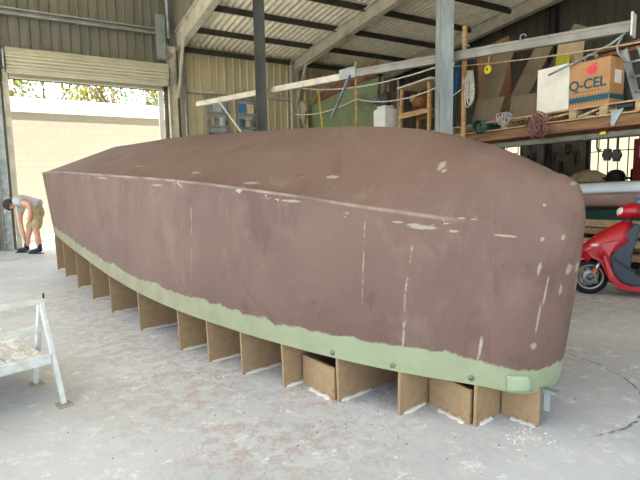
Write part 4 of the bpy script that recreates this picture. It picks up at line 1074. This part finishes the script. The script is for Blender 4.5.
# ------------------------------------------------------------------ stooping man
PX = Vector((-6.06, 10.06, 0))
def skin_mesh(name, pts, edges, rad, m, parent, sub=2, root=0):
    me = bpy.data.meshes.new(name); me.from_pydata([tuple(p) for p in pts], edges, []); me.update()
    o = bpy.data.objects.new(name, me); COL.objects.link(o)
    q = o.modifiers.new('skin', 'SKIN'); q.use_smooth_shade = True
    for i, v in enumerate(me.skin_vertices[0].data):
        r_ = rad[i]; v.radius = r_ if isinstance(r_, tuple) else (r_, r_); v.use_root = (i == root)
    u = o.modifiers.new('sub', 'SUBSURF'); u.levels = sub; u.render_levels = sub
    dg = bpy.context.evaluated_depsgraph_get(); dg.update()
    nm = bpy.data.meshes.new_from_object(o.evaluated_get(dg)); nm.name = name
    bpy.data.objects.remove(o); bpy.data.meshes.remove(me)
    nm.materials.clear(); nm.materials.append(m)
    for p in nm.polygons: p.use_smooth = True
    o = bpy.data.objects.new(name, nm); COL.objects.link(o); o.parent = parent
    return o
man = thing('person', 'man stooping with a hand at his ankle, grey t-shirt, khaki shorts, dark shoes', 'person', PX, math.radians(6))
skinm = M('skin', (206, 154, 126), .55, 0, .06, 6)
J = {}
P_ = []; E_ = []; Rr = []
def jn(k, p, r, link=None):
    J[k] = len(P_); P_.append(Vector(p)); Rr.append(r)
    if link: E_.append((J[link], J[k]))
# y: minus is the side nearer the camera
jn('pelvis', (.17, 0, .96), .125); jn('belly', (.05, 0, 1.04), .12, 'pelvis'); jn('chest', (-.12, 0, 1.11), .135, 'belly'); jn('top', (-.23, 0, 1.125), .09, 'chest')
jn('neck', (-.27, -.0, 1.09), .06, 'top'); jn('skull', (-.335, -.015, 1.04), .092, 'neck'); jn('crown', (-.39, -.02, 1.00), .088, 'skull'); jn('jaw', (-.305, -.025, .965), .062, 'skull')
for sd, tg in ((-1, 'n'), (1, 'f')):
    jn('hip'+tg, (.175, sd*.095, .86), .095, 'pelvis')
jn('kneen', (.165, -.13, .485), .066, 'hipn'); jn('calfn', (.185, -.13, .34), .066, 'kneen'); jn('anklen', (.205, -.13, .10), .042, 'calfn')
jn('kneef', (-.09, .13, .48), .066, 'hipf'); jn('calff', (-.13, .13, .34), .066, 'kneef'); jn('anklef', (-.17, .13, .10), .042, 'calff')
jn('shn', (-.15, -.17, 1.12), .068, 'chest'); jn('eln', (.17, -.30, 1.02), .05, 'shn'); jn('wrn', (.13, -.25, .78), .036, 'eln')
jn('shf', (-.21, .17, 1.04), .068, 'chest'); jn('elf', (-.275, .16, .70), .05, 'shf'); jn('wrf', (-.185, .08, .36), .036, 'elf')
def hand(wr, d, side, tg):
    d = Vector(d).normalized(); s_ = Vector(side).normalized(); up_ = d.cross(s_)
    w0 = P_[J[wr]]
    jn('palm'+tg, w0+d*.06, (.040, .018), wr)
    for q, L in enumerate((.062, .072, .068, .052)):
        a = w0+d*.085+s_*(.027-.018*q)
        jn('k%d%s' % (q, tg), a, .0095, 'palm'+tg); jn('f%d%s' % (q, tg), a+d*L*.55+up_*.008, .0085, 'k%d%s' % (q, tg)); jn('g%d%s' % (q, tg), a+d*L*.9+up_*.028, .0075, 'f%d%s' % (q, tg))
    b_ = w0+d*.03+s_*.03; jn('t0'+tg, b_, .011, wr); jn('t1'+tg, b_+d*.035+s_*.028, .0095, 't0'+tg); jn('t2'+tg, b_+d*.062+s_*.034, .008, 't1'+tg)
hand('wrn', (-.35, .2, -.75), (-.8, 0, .35), 'n'); hand('wrf', (.25, .05, -.9), (0, -1, 0), 'f')
body = skin_mesh('body', P_, E_, Rr, skinm, man)
# face
HDX = Vector((.05, 0, -.02))
fc = P_[J['jaw']]
nose = MB(); nose.tube([(-.335, -.075, 1.02), (-.315, -.098, 1.005), (-.318, -.086, .992)], [.012, .016, .010], 8); nose.ball((-.34, -.115+.03, 1.035), .012); nose.build('nose', skinm, man).location = HDX
ey = MB()
for dx in (-.03, .022): ey.ball((-.345+dx*.6, -.098+abs(dx)*.2, 1.035+dx*.7), .011, 10, 6)
ey.build('eyes', M('eye_dark', (50, 38, 34), .4, 0, .1, 8), man).location = HDX
mo_ = MB(); mo_.tube([(-.33, -.082, .965), (-.31, -.086, .975), (-.297, -.078, .985)], .007, 6); mo_.build('mouth', M('lips', (160, 96, 86), .5, 0, .1, 8), man).location = HDX
er = MB(); er.lathe([(.0, .0), (.02, .004), (.026, .012), (.02, .016), (0, .01)], (-.372, -.105, 1.06), (-.1, -1, .1), 12); er.build('ear', skinm, man).location = HDX
hr = MB(); rr = random.Random(2); rows = []
for i in range(10):
    a = PI*.62*i/9
    rows.append([Vector((-.408, -.018, 1.048)) + Matrix.Rotation(math.radians(-58), 3, 'Y') @ Vector((math.sin(a)*math.cos(2*PI*k_/18)*.118, math.sin(a)*math.sin(2*PI*k_/18)*.108, math.cos(a)*.118))*(1+.05*rr.random()) for k_ in range(18)])
hr.grid(rows, True, True); hr.build('hair', M('dark_brown_hair', (58, 44, 38), .8, 0, .25, 30), man, solid=.012).location = HDX
# clothing
def sub_fig(keys, links, scale, mat, name, ext=None):
    pts = [P_[J[k_]] for k_ in keys]; rad = [scale.get(k_, .1) for k_ in keys]; pts = [p.copy() for p in pts]
    if ext:
        for k_, p, r_ in ext: keys.append(k_); pts.append(Vector(p)); rad.append(r_)
    ix = {k_: i for i, k_ in enumerate(keys)}
    return skin_mesh(name, pts, [(ix[a], ix[b]) for a, b in links], rad, mat, man)
sub_fig(['belly', 'chest', 'top', 'shn', 'shf'], [('belly', 'chest'), ('chest', 'top'), ('chest', 'shn'), ('chest', 'shf'), ('hem', 'belly'), ('shn', 'sln'), ('shf', 'slf')],
        dict(belly=.150, chest=.165, top=.10, shn=.088, shf=.088), M('grey_tshirt', (176, 178, 180), .85, 0, .08, 12), 'tshirt', [('hem', (.225, 0, .985), .165), ('sln', (.02, -.245, 1.07), .092), ('slf', (-.25, .165, .86), .088)])
sub_fig(['pelvis', 'hipn', 'hipf', 'kneen', 'kneef'], [('waist', 'pelvis'), ('pelvis', 'hipn'), ('pelvis', 'hipf'), ('hipn', 'mn'), ('mn', 'kneen'), ('hipf', 'mf'), ('mf', 'kneef')],
        dict(pelvis=.128, hipn=.125, hipf=.125, kneen=.110, kneef=.110), M('khaki_shorts', (176, 158, 116), .85, 0, .14, 14, (140, 124, 90), .15), 'shorts', [('waist', (.10, 0, 1.01), .135), ('mn', (.185, -.12, .68), .125), ('mf', (.04, .12, .68), .125)])
shm = M('dark_shoes', (44, 46, 52), .7, 0, .15, 14)
for tg, hue in (('n', None), ('f', None)):
    a = P_[J['ankle'+tg]]
    skin_mesh('shoe', [a+Vector((.035, 0, -.055)), a+Vector((.0, 0, -.01)), a+Vector((-.10, 0, -.045)), a+Vector((-.20, 0, -.060))], [(0, 1), (1, 2), (2, 3)], [(.048, .05), (.056, .055), (.05, .05), (.040, .044)], shm, man)
    so_ = MB(); so_.prism([(.075, -.036), (-.15, -.042), (-.225, -.025), (-.225, .02), (-.15, .042), (.065, .036)], 0, .022, lambda u, v, w: (a.x+u, a.y+w, v)); so_.build('shoe_sole', M('shoe_sole', (70, 70, 74), .7, 0, .1, 10), man)
    sk_ = MB(); sk_.tube([a+Vector((0, 0, -.01)), a+Vector((-.0, 0, .10))], .046, 12); sk_.build('sock', M('dark_sock', (40, 40, 46), .9, 0, .1, 20), man)

# white hose on the floor beside the man
pts = [Vector((-7.1+.1*i, 9.75-.06*i+.25*math.sin(i*.55), .012)) for i in range(14)]
b = MB(); b.tube(pts, .012, 6); tag(b.build('hose', M('white_hose', (222, 220, 210), .6, 0, .08, 10)), 'thin white hose lying on the floor by the man and door post', 'hose')
pp = []
for i in range(18):
    u = i/17; pp.append(S(.16+.25*math.sin(u*PI*.5)*u, .28+.55*u, .03+1.0*(1-u)**2.2))
b = MB(); b.tube(pp, .014, 6); tag(b.build('hose', M('white_hose', (222, 220, 210))), 'white hose hanging in a curve from the left door post', 'hose')

# loose debris near the bow frames (crumbs of putty and dark grit, uncounted)
def debris(name, m, n, cx, cy, r, label, seed, smin, smax):
    rnd = random.Random(seed); b = MB()
    for i in range(n):
        x = cx+rnd.gauss(0, r); y = cy+rnd.gauss(0, r*.7); q = rnd.uniform(smin, smax); a = rnd.random()*3
        b.box((x, y, q*.22+.0005), (q, q*rnd.uniform(.4, 1), q*.4), (0, 0, a))
    return tag(b.build(name, m), label, 'debris', kind='stuff')
debris('putty_crumbs', putty, 60, 1.02, 2.33, .075, 'scatter of white putty crumbs on the floor under the bow', 3, .003, .011)
debris('grit', M('brown_grit', (128, 104, 92), .9, 0, .2, 20), 110, -.3, 2.6, .75, 'dark grit scattered over the floor along the near side of the hull', 4, .003, .008)

# ------------------------------------------------------------------ light
W = bpy.data.worlds.new('sky'); SC.world = W; W.use_nodes = True
wt = W.node_tree; wt.nodes.clear()
wo = wt.nodes.new('ShaderNodeOutputWorld'); bg = wt.nodes.new('ShaderNodeBackground'); sk = wt.nodes.new('ShaderNodeTexSky')
sk.sky_type = 'NISHITA'; sk.sun_disc = False; sk.sun_elevation = math.radians(52); sk.sun_rotation = math.radians(300); sk.air_density = 1.0; sk.dust_density = 2.0
hs_ = wt.nodes.new('ShaderNodeHueSaturation'); hs_.inputs['Saturation'].default_value = .55
wt.links.new(sk.outputs[0], hs_.inputs['Color']); wt.links.new(hs_.outputs[0], bg.inputs[0]); bg.inputs[1].default_value = .42
wt.links.new(bg.outputs[0], wo.inputs[0])
sl = bpy.data.lights.new('sun', 'SUN'); sl.energy = 8.0; sl.angle = .009; sl.color = (1, .95, .86)
so = bpy.data.objects.new('sun', sl); COL.objects.link(so)
sd = BD*-.75 + TD*.35 + Vector((0, 0, 1.15)); so.rotation_euler = sd.to_track_quat('Z', 'Y').to_euler()
SC.view_settings.view_transform = 'Standard'; SC.view_settings.look = 'None'; SC.view_settings.gamma = 1; SC.view_settings.use_curve_mapping = False
SC.view_settings.exposure = .8
